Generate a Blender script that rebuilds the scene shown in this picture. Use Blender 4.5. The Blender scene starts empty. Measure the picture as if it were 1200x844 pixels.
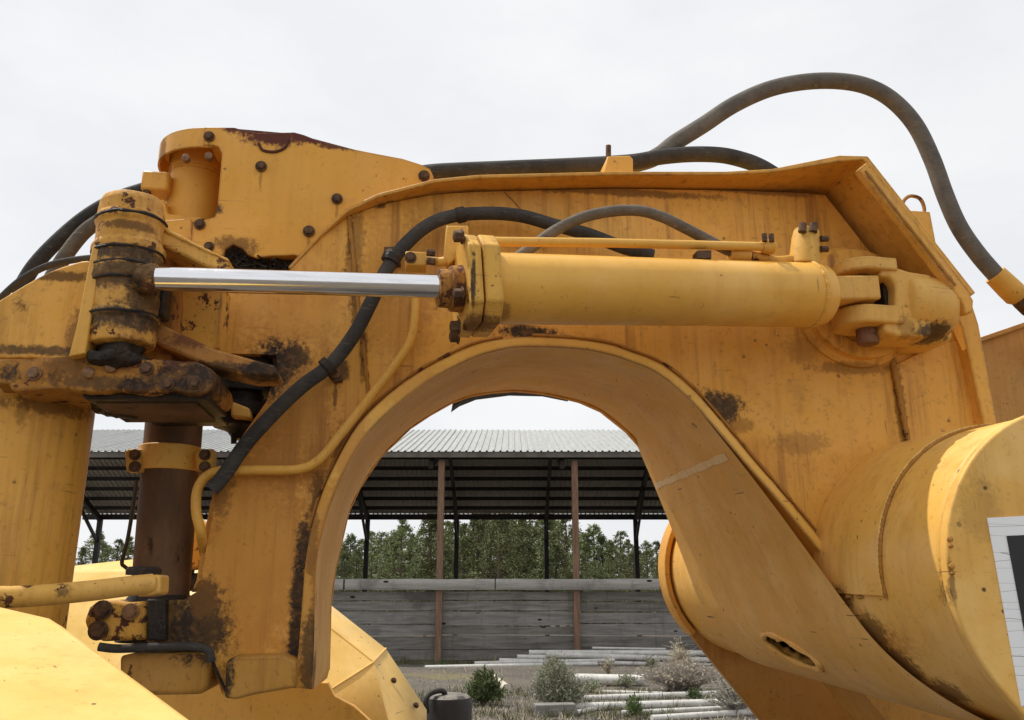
import bpy, bmesh, math, random
from mathutils import Vector, Matrix, noise as mnoise
random.seed(7)
rad = math.radians
S = bpy.context.scene
COL = S.collection

# ------------------------------------------------------------------ camera
HC = 1.8                      # camera height
FPX = 1000.0                  # focal length in photograph pixels (1200 wide)
PITCH = rad(15.0)
cam_d = bpy.data.cameras.new('camera')
cam = bpy.data.objects.new('camera', cam_d); COL.objects.link(cam)
cam.location = (0, 0, HC); cam.rotation_euler = (rad(90) + PITCH, 0, 0)
cam_d.sensor_width = 36; cam_d.lens = 36 * FPX / 1200; cam_d.clip_start = 0.05; cam_d.clip_end = 3000
S.camera = cam
# ------------------------------------------------------------------ light
SUN = Vector((-0.42, 0.19, 0.88)).normalized()
el = math.asin(SUN.z); az = math.atan2(SUN.x, SUN.y)
W = bpy.data.worlds.new('World'); S.world = W; W.use_nodes = True
wn = W.node_tree.nodes; wl = W.node_tree.links; wn.clear()
wo = wn.new('ShaderNodeOutputWorld'); bg = wn.new('ShaderNodeBackground'); bg.inputs[1].default_value = 0.1
sky = wn.new('ShaderNodeTexSky'); sky.sky_type = 'NISHITA'; sky.sun_disc = False
sky.sun_elevation = el; sky.sun_rotation = az; sky.dust_density = 2.0
tc = wn.new('ShaderNodeTexCoord'); mp = wn.new('ShaderNodeMapping'); mp.inputs['Scale'].default_value = (1, 1, 2.2)
cn = wn.new('ShaderNodeTexNoise'); cn.inputs['Scale'].default_value = 2.2; cn.inputs['Detail'].default_value = 6
cr = wn.new('ShaderNodeMapRange'); cr.inputs[1].default_value = .3; cr.inputs[2].default_value = .7
cr.inputs[3].default_value = .88; cr.inputs[4].default_value = 1.0
mx = wn.new('ShaderNodeMix'); mx.data_type = 'RGBA'; mx.inputs[7].default_value = (9.5, 9.65, 9.85, 1)
cn2 = wn.new('ShaderNodeTexNoise'); cn2.inputs['Scale'].default_value = 3.4; cn2.inputs['Detail'].default_value = 8; cn2.inputs['Roughness'].default_value = .6
cr2 = wn.new('ShaderNodeMapRange'); cr2.inputs[1].default_value = .36; cr2.inputs[2].default_value = .66
mx2 = wn.new('ShaderNodeMix'); mx2.data_type = 'RGBA'; mx2.inputs[6].default_value = (8.85, 9.0, 9.25, 1); mx2.inputs[7].default_value = (9.7, 9.75, 9.8, 1)
wl.new(mp.outputs[0], cn2.inputs['Vector']); wl.new(cn2.outputs['Fac'], cr2.inputs[0]); wl.new(cr2.outputs[0], mx2.inputs[0]); wl.new(mx2.outputs[2], mx.inputs[7])
wl.new(tc.outputs['Generated'], mp.inputs[0]); wl.new(mp.outputs[0], cn.inputs['Vector'])
wl.new(cn.outputs['Fac'], cr.inputs[0]); wl.new(cr.outputs[0], mx.inputs[0])
wl.new(sky.outputs[0], mx.inputs[6]); wl.new(mx.outputs[2], bg.inputs[0]); wl.new(bg.outputs[0], wo.inputs[0])
sl = bpy.data.lights.new('sun', 'SUN'); sl.energy = 3.6; sl.angle = rad(0.6); sl.color = (1, .95, .86)
so = bpy.data.objects.new('sun', sl); COL.objects.link(so); so.rotation_euler = SUN.to_track_quat('Z', 'Y').to_euler()
so.location = (0, 0, 30)
S.view_settings.view_transform = 'Standard'; S.view_settings.look = 'None'
S.view_settings.exposure = 0.0; S.view_settings.gamma = 1.0

# ------------------------------------------------------------------ projection helpers (survey the photo into the world)
K = 0.127                     # the machine stands a few degrees askew to the camera
NK = math.sqrt(1 + K * K)
U = Vector((1, K, 0)) / NK; V = Vector((-K, 1, 0)) / NK; Z = Vector((0, 0, 1))
def ray(px, py):
    a, b = (px - 600) / FPX, (422 - py) / FPX
    return Vector((a, math.cos(PITCH) - b * math.sin(PITCH), math.sin(PITCH) + b * math.cos(PITCH)))
def P(px, py, d, k=K):
    r = ray(px, py); return Vector((0, 0, HC)) + r * (d / (r.y - k * r.x))
def G(px, py, z=0):
    r = ray(px, py); return Vector((0, 0, HC)) + r * ((z - HC) / r.z)
def PL(pts, d, k=K): return [P(p[0], p[1], p[2] if len(p) > 2 else d, k) for p in pts]
def mpp(d): return d / FPX    # metres per photograph pixel at depth d (about)

def smooth(pts, n=6):
    """Catmull-Rom through the points"""
    out = []
    q = [pts[0] * 2 - pts[1]] + list(pts) + [pts[-1] * 2 - pts[-2]]
    for i in range(1, len(q) - 2):
        a, b, c, d = q[i-1], q[i], q[i+1], q[i+2]
        for j in range(n):
            t = j / n
            out.append(.5 * ((2*b) + (c-a)*t + (2*a-5*b+4*c-d)*t*t + (3*b-a-3*c+d)*t**3))
    out.append(pts[-1]); return out

# ------------------------------------------------------------------ mesh builder
class MB:
    def __init__(s): s.v = []; s.f = []
    def add(s, vs, fs):
        o = len(s.v); s.v += [Vector(v) for v in vs]; s.f += [tuple(i + o for i in f) for f in fs]; return s
    def prism(s, pts, ext):
        n = len(pts)
        exts = ext if isinstance(ext, list) else [ext] * n
        vs = list(pts) + [p + e for p, e in zip(pts, exts)]
        fs = [tuple(range(n)), tuple(range(2*n-1, n-1, -1))] + [(i, i + n, (i+1) % n + n, (i+1) % n) for i in range(n)]
        return s.add(vs, fs)
    def box(s, c, ax, h):
        a, b, d = [Vector(x).normalized() * y for x, y in zip(ax, h)]
        return s.prism([c - a - b - d, c + a - b - d, c + a + b - d, c - a + b - d], d * 2)
    def rings(s, rings, closed=True, caps=True):
        n = len(rings[0]); vs = [p for r in rings for p in r]; fs = []
        for i in range(len(rings) - 1):
            for j in range(n if closed else n - 1):
                fs.append((i*n+j, i*n+(j+1) % n, (i+1)*n+(j+1) % n, (i+1)*n+j))
        if caps and closed: fs += [tuple(range(n-1, -1, -1)), tuple((len(rings)-1)*n + j for j in range(n))]
        return s.add(vs, fs)
    def tube(s, pts, r, seg=14):
        rs = r if isinstance(r, (list, tuple)) else [r] * len(pts)
        t0 = (pts[1] - pts[0]).normalized(); nrm = t0.orthogonal().normalized(); rings = []
        for i, p in enumerate(pts):
            t = (pts[min(i+1, len(pts)-1)] - pts[max(i-1, 0)]).normalized()
            nrm = (nrm - t * nrm.dot(t)).normalized(); b = t.cross(nrm)
            rings.append([p + (nrm * math.cos(2*math.pi*j/seg) + b * math.sin(2*math.pi*j/seg)) * rs[i] for j in range(seg)])
        return s.rings(rings)
    def lathe(s, p0, axis, prof, seg=32, wob=0):
        """prof: list of (distance along the axis, radius)"""
        t = Vector(axis).normalized(); n = t.orthogonal().normalized(); b = t.cross(n); rings = []
        for h, r in prof:
            ring = []
            for j in range(seg):
                a = 2*math.pi*j/seg
                q = p0 + t*h + (n*math.cos(a) + b*math.sin(a)) * max(r, 1e-4)
                if wob: q += (n*math.cos(a) + b*math.sin(a)) * wob * mnoise.noise(q * 28)
                ring.append(q)
            rings.append(ring)
        return s.rings(rings)
    def cyl(s, p0, p1, r0, r1=None, seg=24):
        d = p1 - p0; return s.lathe(p0, d, [(0, r0), (d.length, r0 if r1 is None else r1)], seg)
    def build(s, name, mat, parent=None, bevel=0, ang=38, segs=2, jit=0):
        org = Vector((0, 0, 0)); q = parent
        while q: org += q.location; q = q.parent
        me = bpy.data.meshes.new(name); me.from_pydata([v - org for v in s.v], [], s.f)
        bm = bmesh.new(); bm.from_mesh(me); bmesh.ops.recalc_face_normals(bm, faces=bm.faces); bm.to_mesh(me); bm.free()
        me.shade_smooth(); me.set_sharp_from_angle(angle=rad(ang)); me.materials.append(mat)
        o = bpy.data.objects.new(name, me); COL.objects.link(o)
        if parent: o.parent = parent
        if bevel:
            m = o.modifiers.new('bevel', 'BEVEL'); m.width = bevel; m.segments = segs; m.limit_method = 'ANGLE'; m.angle_limit = rad(35)
            m.use_clamp_overlap = True
        return o

def lumpy(o, voxel, strength, size):
    m = o.modifiers.new('remesh', 'REMESH'); m.mode = 'VOXEL'; m.voxel_size = voxel; m.use_smooth_shade = True
    tx = bpy.data.textures.new('crust', 'CLOUDS'); tx.noise_scale = size; tx.noise_depth = 3
    d = o.modifiers.new('crust', 'DISPLACE'); d.texture = tx; d.strength = strength; d.mid_level = .5; d.texture_coords = 'LOCAL'
    return o
def tag(o, label=None, cat=None, group=None, kind=None):
    if label: o['label'] = label
    if cat: o['category'] = cat
    if group: o['group'] = group
    if kind: o['kind'] = kind
    return o
def thing(name, label, cat, loc, group=None):
    o = bpy.data.objects.new(name, None); o.empty_display_size = .1; COL.objects.link(o); o.location = loc
    return tag(o, label, cat, group)
def copy_tree(o, parent=None):
    c = o.copy(); COL.objects.link(c)
    if parent: c.parent = parent
    for ch in list(o.children): copy_tree(ch, c)
    return c

# ------------------------------------------------------------------ material kit
class NT:
    def __init__(s, name):
        s.m = bpy.data.materials.new(name); s.m.use_nodes = True; s.t = s.m.node_tree; s.t.nodes.clear()
        s.out = s.t.nodes.new('ShaderNodeOutputMaterial'); s.b = s.t.nodes.new('ShaderNodeBsdfPrincipled')
        s.t.links.new(s.b.outputs[0], s.out.inputs[0])
        g = s.t.nodes.new('ShaderNodeNewGeometry'); s.pos = g.outputs['Position']; s.nor = g.outputs['Normal']
    def n(s, ty, ins=None, **kw):
        x = s.t.nodes.new(ty)
        for k_, v in kw.items(): setattr(x, k_, v)
        for k_, v in (ins or {}).items():
            if hasattr(v, 'is_linked') or hasattr(v, 'links'): s.t.links.new(v, x.inputs[k_])
            else: x.inputs[k_].default_value = v
        return x
    def vec(s, scale, src=None): return s.n('ShaderNodeMapping', {0: src or s.pos, 'Scale': scale}).outputs[0]
    def noise(s, sc, det=5, vec=None, rough=.55, dist=0):
        return s.n('ShaderNodeTexNoise', {'Vector': vec or s.pos, 'Scale': sc, 'Detail': det, 'Roughness': rough, 'Distortion': dist}).outputs['Fac']
    def ramp(s, f, a, b, lo=0., hi=1.):
        return s.n('ShaderNodeMapRange', {0: f, 1: a, 2: b, 3: lo, 4: hi}, interpolation_type='SMOOTHSTEP').outputs[0]
    def math(s, op, a, b=0.): return s.n('ShaderNodeMath', {0: a, 1: b}, operation=op).outputs[0]
    def mix(s, f, a, b):
        x = s.n('ShaderNodeMix', data_type='RGBA')
        for i, v in ((0, f), (6, a), (7, b)):
            if hasattr(v, 'links'): s.t.links.new(v, x.inputs[i])
            else: x.inputs[i].default_value = v if i == 0 else (*v, 1) if len(v) == 3 else v
        return x.outputs[2]
    def fmix(s, f, a, b):
        x = s.n('ShaderNodeMix', data_type='FLOAT')
        for i, v in ((0, f), (2, a), (3, b)):
            if hasattr(v, 'links'): s.t.links.new(v, x.inputs[i])
            else: x.inputs[i].default_value = v
        return x.outputs[0]
    def set(s, **kw):
        for k_, v in kw.items():
            k_ = {'col': 'Base Color', 'rough': 'Roughness', 'metal': 'Metallic', 'spec': 'Specular IOR Level', 'nrm': 'Normal', 'trans': 'Transmission Weight'}.get(k_, k_)
            if hasattr(v, 'links'): s.t.links.new(v, s.b.inputs[k_])
            else: s.b.inputs[k_].default_value = (*v, 1) if isinstance(v, tuple) and len(v) == 3 else v
    def bump(s, h, st=.3, dist=.01): s.set(nrm=s.n('ShaderNodeBump', {'Height': h, 'Strength': st, 'Distance': dist}).outputs[0])

GREASE = (.016, .011, .008); RUST = (.075, .028, .012); RUSTRED = (.12, .035, .022); DIRT_SHADE = (.17, .078, .022); PALE = (.62, .50, .30)
KIND = {'g': (GREASE, .62), 'r': (RUST, .85), 'p': (RUSTRED, .8), 'd': (DIRT_SHADE, .8), 'w': (PALE, .7), 'o': ((.50, .20, .03), .6)}
EDGE = {'worn_yellow_flange': 0.012, 'clean_yellow_cover': 0.01, 'chipped_yellow_head': 0.012, 'chipped_yellow_hitch': 0.014, 'greasy_yellow_pivot': 0.008, 'rusty_hitch_arm': 0.014, 'red_rusted_arm': 0.012, 'sunlit_yellow_rim': 0.01, 'grimy_yellow_block': 0.014, 'shaded_yellow_bowl': 0.012, 'worn_yellow_boss': 0.01}        # how far rubbed edges reach, metres
def paint(name, base, chips=.3, streak=.35, rough=.5, dirt=.3, spots=(), scr=.5, fade=.25):
    t = NT(name); edge = EDGE.get(name, 0)
    dark = tuple(c * f for c, f in zip(base, (.80, .72, .6)))
    pale = tuple(min(.92, c * 1.08 + .06 + .05 * (1 - c)) for c in base)
    c = t.mix(t.ramp(t.noise(1.7, 4), .35, .7, 0, .45), base, dark)
    c = t.mix(t.ramp(t.noise(4.2, 7, rough=.62), .42, .68, 0, fade), c, pale)
    c = t.mix(t.math('MULTIPLY', t.ramp(t.noise(3.3, 7, rough=.65), .48, .72), min(.5, streak * .5)), c, tuple(k_ * f for k_, f in zip(base, (.72, .55, .45))))
    # runs of rusty water
    sv = t.noise(1, 6, t.vec((26, 26, 1.3)), rough=.65)
    sm = t.math('MULTIPLY', t.ramp(sv, .46, .70), t.ramp(t.noise(2.3, 4), .34, .60))
    c = t.mix(t.math('MULTIPLY', sm, streak), c, (.27, .105, .022))
    # fine grime
    c = t.mix(t.math('MULTIPLY', t.ramp(t.noise(55, 5, rough=.7), .54, .74), dirt), c, DIRT_SHADE)
    c = t.mix(t.math('MULTIPLY', t.ramp(t.noise(9, 8, rough=.72), .54, .72), dirt * .5), c, DIRT_SHADE)
    # scratches
    for sc, off in (((4, 4, 130), .0), ((120, 120, 7), .02)):
        s1 = t.noise(1, 2, t.vec(sc), dist=.4); s2 = t.noise(6 + off * 60, 2)
        c = t.mix(t.math('MULTIPLY', t.math('MULTIPLY', t.ramp(s1, .67, .72), t.ramp(s2, .54, .62)), scr), c, (.09, .04, .018))
    vo = t.n('ShaderNodeTexVoronoi', {'Vector': t.pos, 'Scale': 27.0}); vr = t.n('ShaderNodeSeparateColor', {0: vo.outputs['Color']}).outputs[0]
    vs = t.n('ShaderNodeSeparateColor', {0: vo.outputs['Color']}).outputs[1]
    sp = t.math('MULTIPLY', t.ramp(t.math('ADD', vo.outputs['Distance'], t.math('ADD', t.math('MULTIPLY', vs, .13), t.math('MULTIPLY', t.noise(60, 3), .2))), .30, .22), t.ramp(vr, .80, .84))
    c = t.mix(t.math('MULTIPLY', sp, min(.9, scr * 1.2)), c, (.06, .028, .012))
    # chipped to rust
    ch = t.ramp(t.math('ADD', t.noise(17, 9, rough=.68), t.math('MULTIPLY', t.noise(2.6, 3), .35)), .93 - chips * .24, .945 - chips * .24)
    c = t.mix(ch, c, t.mix(t.noise(40, 3), (.045, .017, .010), (.16, .062, .026)))
    if edge:
        bv = t.n('ShaderNodeBevel', {'Radius': edge}, samples=3)
        dt = t.n('ShaderNodeVectorMath', {0: bv.outputs[0], 1: t.nor}, operation='DOT_PRODUCT').outputs['Value']
        em = t.ramp(t.math('ADD', t.math('SUBTRACT', 1., dt), t.math('MULTIPLY', t.math('SUBTRACT', t.noise(26, 6, rough=.7), .58), .55)), .05, .09)
        c = t.mix(t.math('MULTIPLY', em, .9), c, t.mix(t.noise(50, 3), (.06, .024, .012), (.19, .08, .03)))
    r = t.fmix(ch, t.ramp(t.noise(8, 5), .3, .7, rough - .08, rough + .14), .85)
    wob = t.noise(13, 7, rough=.72); wob2 = t.noise(70, 4, rough=.7)
    wv = t.math('ADD', t.math('MULTIPLY', t.math('SUBTRACT', wob, .5), 1.5), t.math('MULTIPLY', t.math('SUBTRACT', wob2, .5), 1.7))
    gvar = t.mix(t.ramp(t.noise(48, 6, rough=.75), .46, .66), GREASE, (.13, .062, .022))
    for (p, rx, rz, kind, amt) in spots:
        dv = t.n('ShaderNodeVectorMath', {0: t.pos, 1: tuple(p)}, operation='SUBTRACT').outputs[0]
        dv = t.n('ShaderNodeVectorMath', {0: dv, 1: (1/rx, .8/max(rx, rz), 1/rz)}, operation='MULTIPLY').outputs[0]
        ln = t.n('ShaderNodeVectorMath', {0: dv}, operation='LENGTH').outputs['Value']
        msk = t.math('MULTIPLY', t.ramp(t.math('ADD', ln, wv), 1.25, .62), amt)
        kc, kr = KIND[kind]
        if kind == 'g': kc = gvar
        c = t.mix(msk, c, kc); r = t.fmix(msk, r, kr)
    t.set(col=c, rough=r, spec=.32)
    h = t.math('ADD', t.math('MULTIPLY', ch, -.5), t.math('ADD', t.math('MULTIPLY', t.noise(120, 3), .10), t.math('MULTIPLY', t.noise(6, 3), .6)))
    t.bump(h, .35, .006)
    return t.m
def spot(px, py, rx, ry, kind='g', amt=.9, d=2.4):
    return (P(px, py, d), rx * mpp(d), ry * mpp(d), kind, amt)
def simple(name, c1, c2, sc=12, rough=.7, metal=0, bump=.25, bd=.01, c3=None, spec=.4, scale=(1, 1, 1), bsc=None):
    t = NT(name); v = t.vec(scale)
    c = t.mix(t.ramp(t.noise(sc, 7, v, rough=.65), .32, .68), c1, c2)
    if c3: c = t.mix(t.ramp(t.noise(sc * 3.1, 6, v, rough=.7), .56, .68), c, c3)
    t.set(col=c, rough=t.ramp(t.noise(sc * 2, 4, v), .2, .8, rough - .1, min(1, rough + .1)), metal=metal, spec=spec)
    if bump: t.bump(t.noise(bsc or sc * 4, 6, v, rough=.7), bump, bd)
    return t.m
def rubber(name, c1, c2, c3):
    t = NT(name)
    c = t.mix(t.ramp(t.noise(9, 7, rough=.7), .32, .68), c1, c2)
    c = t.mix(t.ramp(t.noise(1, 4, t.vec((30, 30, 140)), rough=.7), .56, .70, 0, .8), c, c3)
    c = t.mix(t.ramp(t.noise(70, 4, rough=.7), .60, .70, 0, .7), c, tuple(x * .45 for x in c1))
    t.set(col=c, rough=.78, spec=.25); t.bump(t.math('ADD', t.noise(300, 3), t.noise(60, 4)), .35, .003); return t.m

YB = (.78, .40, .066)
leg_strip = [spot(x, y, 9, 34, 'g', .93) for x, y in ((344, 800), (347, 745), (350, 690), (355, 640))] + [spot(372, 588, 9, 34, 'd', .9)]
orange_leg = [spot(300, 640, 75, 140, 'o', .62), spot(320, 480, 70, 100, 'o', .5), spot(470, 330, 60, 90, 'o', .42), spot(340, 360, 80, 60, 'o', .35), spot(560, 300, 80, 60, 'o', .25), spot(640, 240, 90, 24, 'o', .3), spot(700, 420, 50, 30, 'o', .3)]
M_web = paint('worn_yellow_web', YB, .12, .9, .52, .5, spots=orange_leg + leg_strip + [
    spot(618, 389, 34, 9, 'g', .97), spot(842, 478, 34, 22, 'g', .93), spot(866, 498, 18, 10, 'd', .5), spot(345, 418, 17, 18, 'g', .9),
    spot(318, 432, 26, 34, 'g', 1), spot(232, 738, 34, 44, 'g', .9), spot(200, 730, 30, 40, 'g', .85), spot(240, 700, 16, 22, 'd', .9),
    spot(405, 548, 20, 50, 'd', .7), spot(415, 300, 12, 70, 'r', .5), spot(900, 540, 60, 30, 'o', .3), spot(500, 300, 30, 80, 'd', .18), spot(700, 224, 190, 6, 'd', .75), spot(900, 224, 90, 7, 'd', .7), spot(1054, 474, 7, 60, 'd', .7), spot(1000, 432, 60, 8, 'd', .55), spot(940, 410, 26, 20, 'd', .35), spot(350, 500, 40, 90, 'd', .2), spot(440, 236, 14, 8, 'g', .8),  # dirt lines along flange, pad and doubler also paint shade into the joints
    spot(262, 545, 14, 60, 'd', .7), spot(300, 800, 60, 22, 'd', .5), spot(400, 436, 10, 14, 'g', .8), spot(940, 520, 40, 14, 'd', .4),
    spot(285, 300, 50, 22, 'g', 1), spot(393, 462, 3, 22, 'd', .8), spot(458, 330, 3, 18, 'd', .7), spot(410, 280, 4, 30, 'r', .6), spot(416, 350, 4, 40, 'r', .6), spot(426, 420, 4, 30, 'r', .6)])
M_flange = paint('worn_yellow_flange', YB, .15, .4, .5, .45)
M_liner = paint('worn_yellow_liner', (.83, .475, .12), .02, .15, .5, .25, scr=1, fade=.6, spots=[spot(360, 790, 14, 28, 'g', .9), spot(362, 700, 5, 22, 'd', .8, 2.36), spot(815, 492, 4, 9, 'r', 1, 2.5)])
M_cover = paint('clean_yellow_cover', (.78, .395, .060), .03, .15, .5, .22, fade=.2, spots=[
    spot(288, 152, 26, 8, 'p', 1, 2.42), spot(322, 160, 40, 15, 'p', 1, 2.42), spot(362, 162, 40, 9, 'p', 1, 2.42), spot(400, 172, 26, 6, 'p', .95, 2.42),
    *[spot(x, y + 16, 2.2, 15, 'd', .45, 2.42) for x, y in ((306, 195), (395, 233), (362, 271), (497, 204), (245, 160))], spot(250, 246, 10, 9, 'g', .9, 2.42), spot(276, 290, 26, 14, 'd', .8, 2.42), spot(190, 180, 8, 30, 'd', .8, 2.5)])
M_tube = paint('worn_yellow_tube', (.83, .475, .105), .05, .25, .40, .3, fade=.7, scr=.9, spots=[
    spot(1060, 755, 60, 26, 'o', .6, 2.2), spot(990, 694, 14, 22, 'd', .85, 2.3), spot(1024, 740, 16, 26, 'd', .8, 2.2), spot(1060, 782, 18, 26, 'd', .8, 2.15), spot(1108, 816, 26, 20, 'd', .8, 2.05), spot(975, 655, 10, 12, 'g', .9, 2.35), spot(1116, 680, 4, 30, 'r', .6, 1.8),
    spot(1150, 600, 30, 40, 'd', .25, 1.8)])
M_barrel = paint('smooth_yellow_barrel', (.81, .45, .085), .02, .15, .30, .15, fade=.4, spots=[spot(590, 372, 12, 20, 'd', .6, 2.0)])
M_head = paint('chipped_yellow_head', (.74, .42, .08), .5, .4, .55, .7, spots=[spot(525, 340, 18, 40, 'd', .9, 2.0), spot(560, 380, 30, 12, 'd', .9, 2.0), spot(555, 330, 3, 40, 'g', .9, 1.95)])
M_rusty = paint('chipped_yellow_hitch', (.72, .38, .06), .74, .6, .6, .65)
M_post = paint('worn_yellow_post', (.76, .395, .068), .36, .5, .52, .45, spots=[
    spot(76, 330, 40, 7, 'r', .8, 2.1), spot(36, 362, 12, 16, 'r', .85, 2.1), spot(96, 400, 9, 34, 'd', .7, 2.1), spot(50, 416, 70, 6, 'g', .8, 2.1), spot(20, 348, 14, 6, 'r', .9, 2.1), spot(90, 500, 14, 60, 'd', .8, 2.1),
    spot(60, 470, 60, 12, 'd', .8, 2.1), spot(20, 480, 8, 24, 'd', .5, 2.1), spot(90, 620, 12, 80, 'd', .6, 2.1)])
M_pivot = paint('greasy_yellow_pivot', (.66, .34, .06), .66, .7, .65, 1.0, spots=[
    spot(150, 300, 60, 10, 'g', .9, 2.0), spot(150, 326, 60, 20, 'g', .85, 2.0), spot(170, 352, 30, 26, 'g', .85, 2.0), spot(145, 374, 60, 14, 'g', .9, 2.0), spot(124, 330, 16, 10, 'd', .8, 2.0),
    spot(160, 400, 40, 14, 'd', .9, 1.95), spot(170, 340, 14, 12, 'p', .7, 1.95), spot(150, 258, 40, 6, 'd', .9, 1.95)])
M_arm = paint('rusty_hitch_arm', (.42, .19, .03), .85, .7, .75, 1.0, spots=[spot(275, 432, 50, 30, 'g', .95, 2.15), spot(230, 448, 40, 26, 'g', .8, 2.05), spot(190, 452, 40, 10, 'g', .7, 2.05), spot(120, 452, 60, 8, 'g', .7, 2.05), spot(150, 430, 26, 12, 'p', .6, 2.05), spot(85, 432, 24, 24, 'd', .85, 2.05), spot(20, 440, 14, 14, 'g', .9, 2.05), spot(190, 400, 24, 18, 'p', .7, 2.1)])
M_lowarm = paint('red_rusted_arm', (.52, .24, .06), .8, .5, .7, .9, spots=[spot(225, 398, 30, 10, 'p', .7, 2.12), spot(310, 436, 30, 16, 'g', .95, 2.12), spot(240, 430, 60, 8, 'g', .8, 2.12)])
M_pale = paint('sunbleached_yellow', (.77, .50, .135), .02, .10, .5, .2, fade=.5, scr=.8)
M_pipe = paint('patched_yellow_pipe', (.70, .40, .08), .5, .3, .5, .5, spots=[spot(110, 690, 7, 12, 'g', .8, 1.9), spot(75, 692, 9, 10, 'g', .7, 1.9), spot(28, 698, 8, 9, 'g', .7, 1.9)])
M_line = paint('yellow_hard_line', (.74, .40, .07), .14, .2, .45, .4)
M_rim = paint('sunlit_yellow_rim', (.84, .48, .09), .08, .1, .45, .25, spots=[spot(360, 740, 20, 110, 'o', .6, 2.36), spot(372, 610, 20, 60, 'o', .6, 2.36), spot(410, 525, 26, 50, 'o', .5, 2.36), spot(480, 450, 50, 30, 'o', .4, 2.36), spot(362, 770, 10, 50, 'g', .8, 2.36), spot(366, 640, 6, 40, 'd', .6, 2.36)])  # brighter yellow paints sunlight on the arch strip; orange spots tone the left down
M_block = paint('grimy_yellow_block', (.52, .27, .05), .3, .5, .6, .6, spots=[spot(230, 770, 40, 16, 'g', .9, 2.3), spot(270, 795, 9, 40, 'g', .95, 2.35)])
M_rustcol = simple('brown_rust', (.085, .045, .022), (.20, .105, .048), 7, .85, 0, .5, .006, (.045, .024, .014), scale=(1, 1, .4))
M_weld = paint('dirty_weld', (.40, .19, .032), .62, .5, .65, 1.0)
M_grease_shade = simple('black_grease_and_shade', (.010, .008, .007), (.035, .024, .016), 22, .5, 0, .6, .012, (.08, .04, .018))  # black for grease, also for blocks that paint shade into hollows
M_bolt = simple('rusty_bolt', (.055, .030, .018), (.16, .085, .040), 60, .6, .4, .3, .003)
M_boltbright = simple('worn_bolt', (.30, .16, .06), (.18, .10, .06), 60, .5, .3, .3, .003)
M_hose = rubber('black_rubber_hose', (.036, .034, .032), (.068, .062, .056), (.12, .10, .08))
M_hosegrey = rubber('dusty_grey_hose', (.10, .082, .064), (.18, .15, .115), (.27, .22, .16))
M_hosetop = rubber('weathered_grey_hose', (.105, .095, .085), (.17, .15, .125), (.24, .19, .13))
def chrome():
    t = NT('chrome_rod'); c = t.mix(t.ramp(t.noise(1, 3, t.vec((3, 60, 60))), .5, .7, 0, .25), (.82, .82, .84), (.55, .5, .45))
    t.set(col=c, metal=1., rough=t.ramp(t.noise(9, 6, rough=.7), .35, .7, .06, .24)); t.bump(t.noise(1, 4, t.vec((6, 90, 90))), .04, .002); return t.m
M_chrome = chrome()
def vinyl():
    t = NT('cracked_white_vinyl')
    cr_ = t.n('ShaderNodeTexVoronoi', {'Vector': t.vec((2.2, 2.2, 34)), 'Scale': 1.0, 'Randomness': .9}, feature='DISTANCE_TO_EDGE').outputs[0]
    c = t.mix(t.ramp(cr_, .0, .012), (.24, .22, .2), (.90, .91, .92))
    c = t.mix(t.ramp(t.noise(18, 6, rough=.7), .58, .75, 0, .5), c, (.5, .44, .34))
    t.set(col=c, rough=.5); t.bump(t.ramp(cr_, 0, .02), .3, .002); return t.m
M_vinyl = vinyl()
M_black = simple('black_vinyl', (.012, .012, .014), (.022, .022, .024), 20, .45, 0, .05)
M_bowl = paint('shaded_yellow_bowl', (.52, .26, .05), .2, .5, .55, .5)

def bolt_mesh(name='bolt'):
    b = MB()
    hexr = [Vector((math.cos(i*math.pi/3), math.sin(i*math.pi/3), 0)) for i in range(6)]
    b.lathe(Vector((0, 0, -.2)), Z, [(0, 1.35), (.38, 1.35), (.40, 1.25)], 16)
    b.prism([h + Z * .2 for h in hexr], Z * .62)
    b.prism([h * .82 + Z * .82 for h in hexr], Z * .1)
    me = bpy.data.meshes.new(name); me.from_pydata(b.v, [], b.f)
    bm = bmesh.new(); bm.from_mesh(me); bmesh.ops.recalc_face_normals(bm, faces=bm.faces); bm.to_mesh(me); bm.free()
    return me
BM = bolt_mesh(); BM.materials.append(M_bolt)
BM2 = BM.copy(); BM2.materials.clear(); BM2.materials.append(M_boltbright)
def bolt(parent, p, r, nrm=None, name='bolt', me=None):
    o = bpy.data.objects.new(name, me or BM); COL.objects.link(o)
    org = Vector((0, 0, 0)); q = parent
    while q: org += q.location; q = q.parent
    o.parent = parent; o.location = p - org
    o.rotation_euler = (nrm or -V).to_track_quat('Z', 'Y').to_euler(); o.scale = (r, r, r); return o
def weld(mb, pts, r, n=10):
    q = smooth(pts, n); rs = [r * (.8 + .16 * math.sin(i * 2.1) + .35 * mnoise.noise(p * 70)) for i, p in enumerate(q)]
    b_ = MB().tube(q, rs, 6); b_.build('weld_bead', WMAT[0], WPAR[0], 0, 60); return b_
WMAT = [None]; WPAR = [None]

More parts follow.
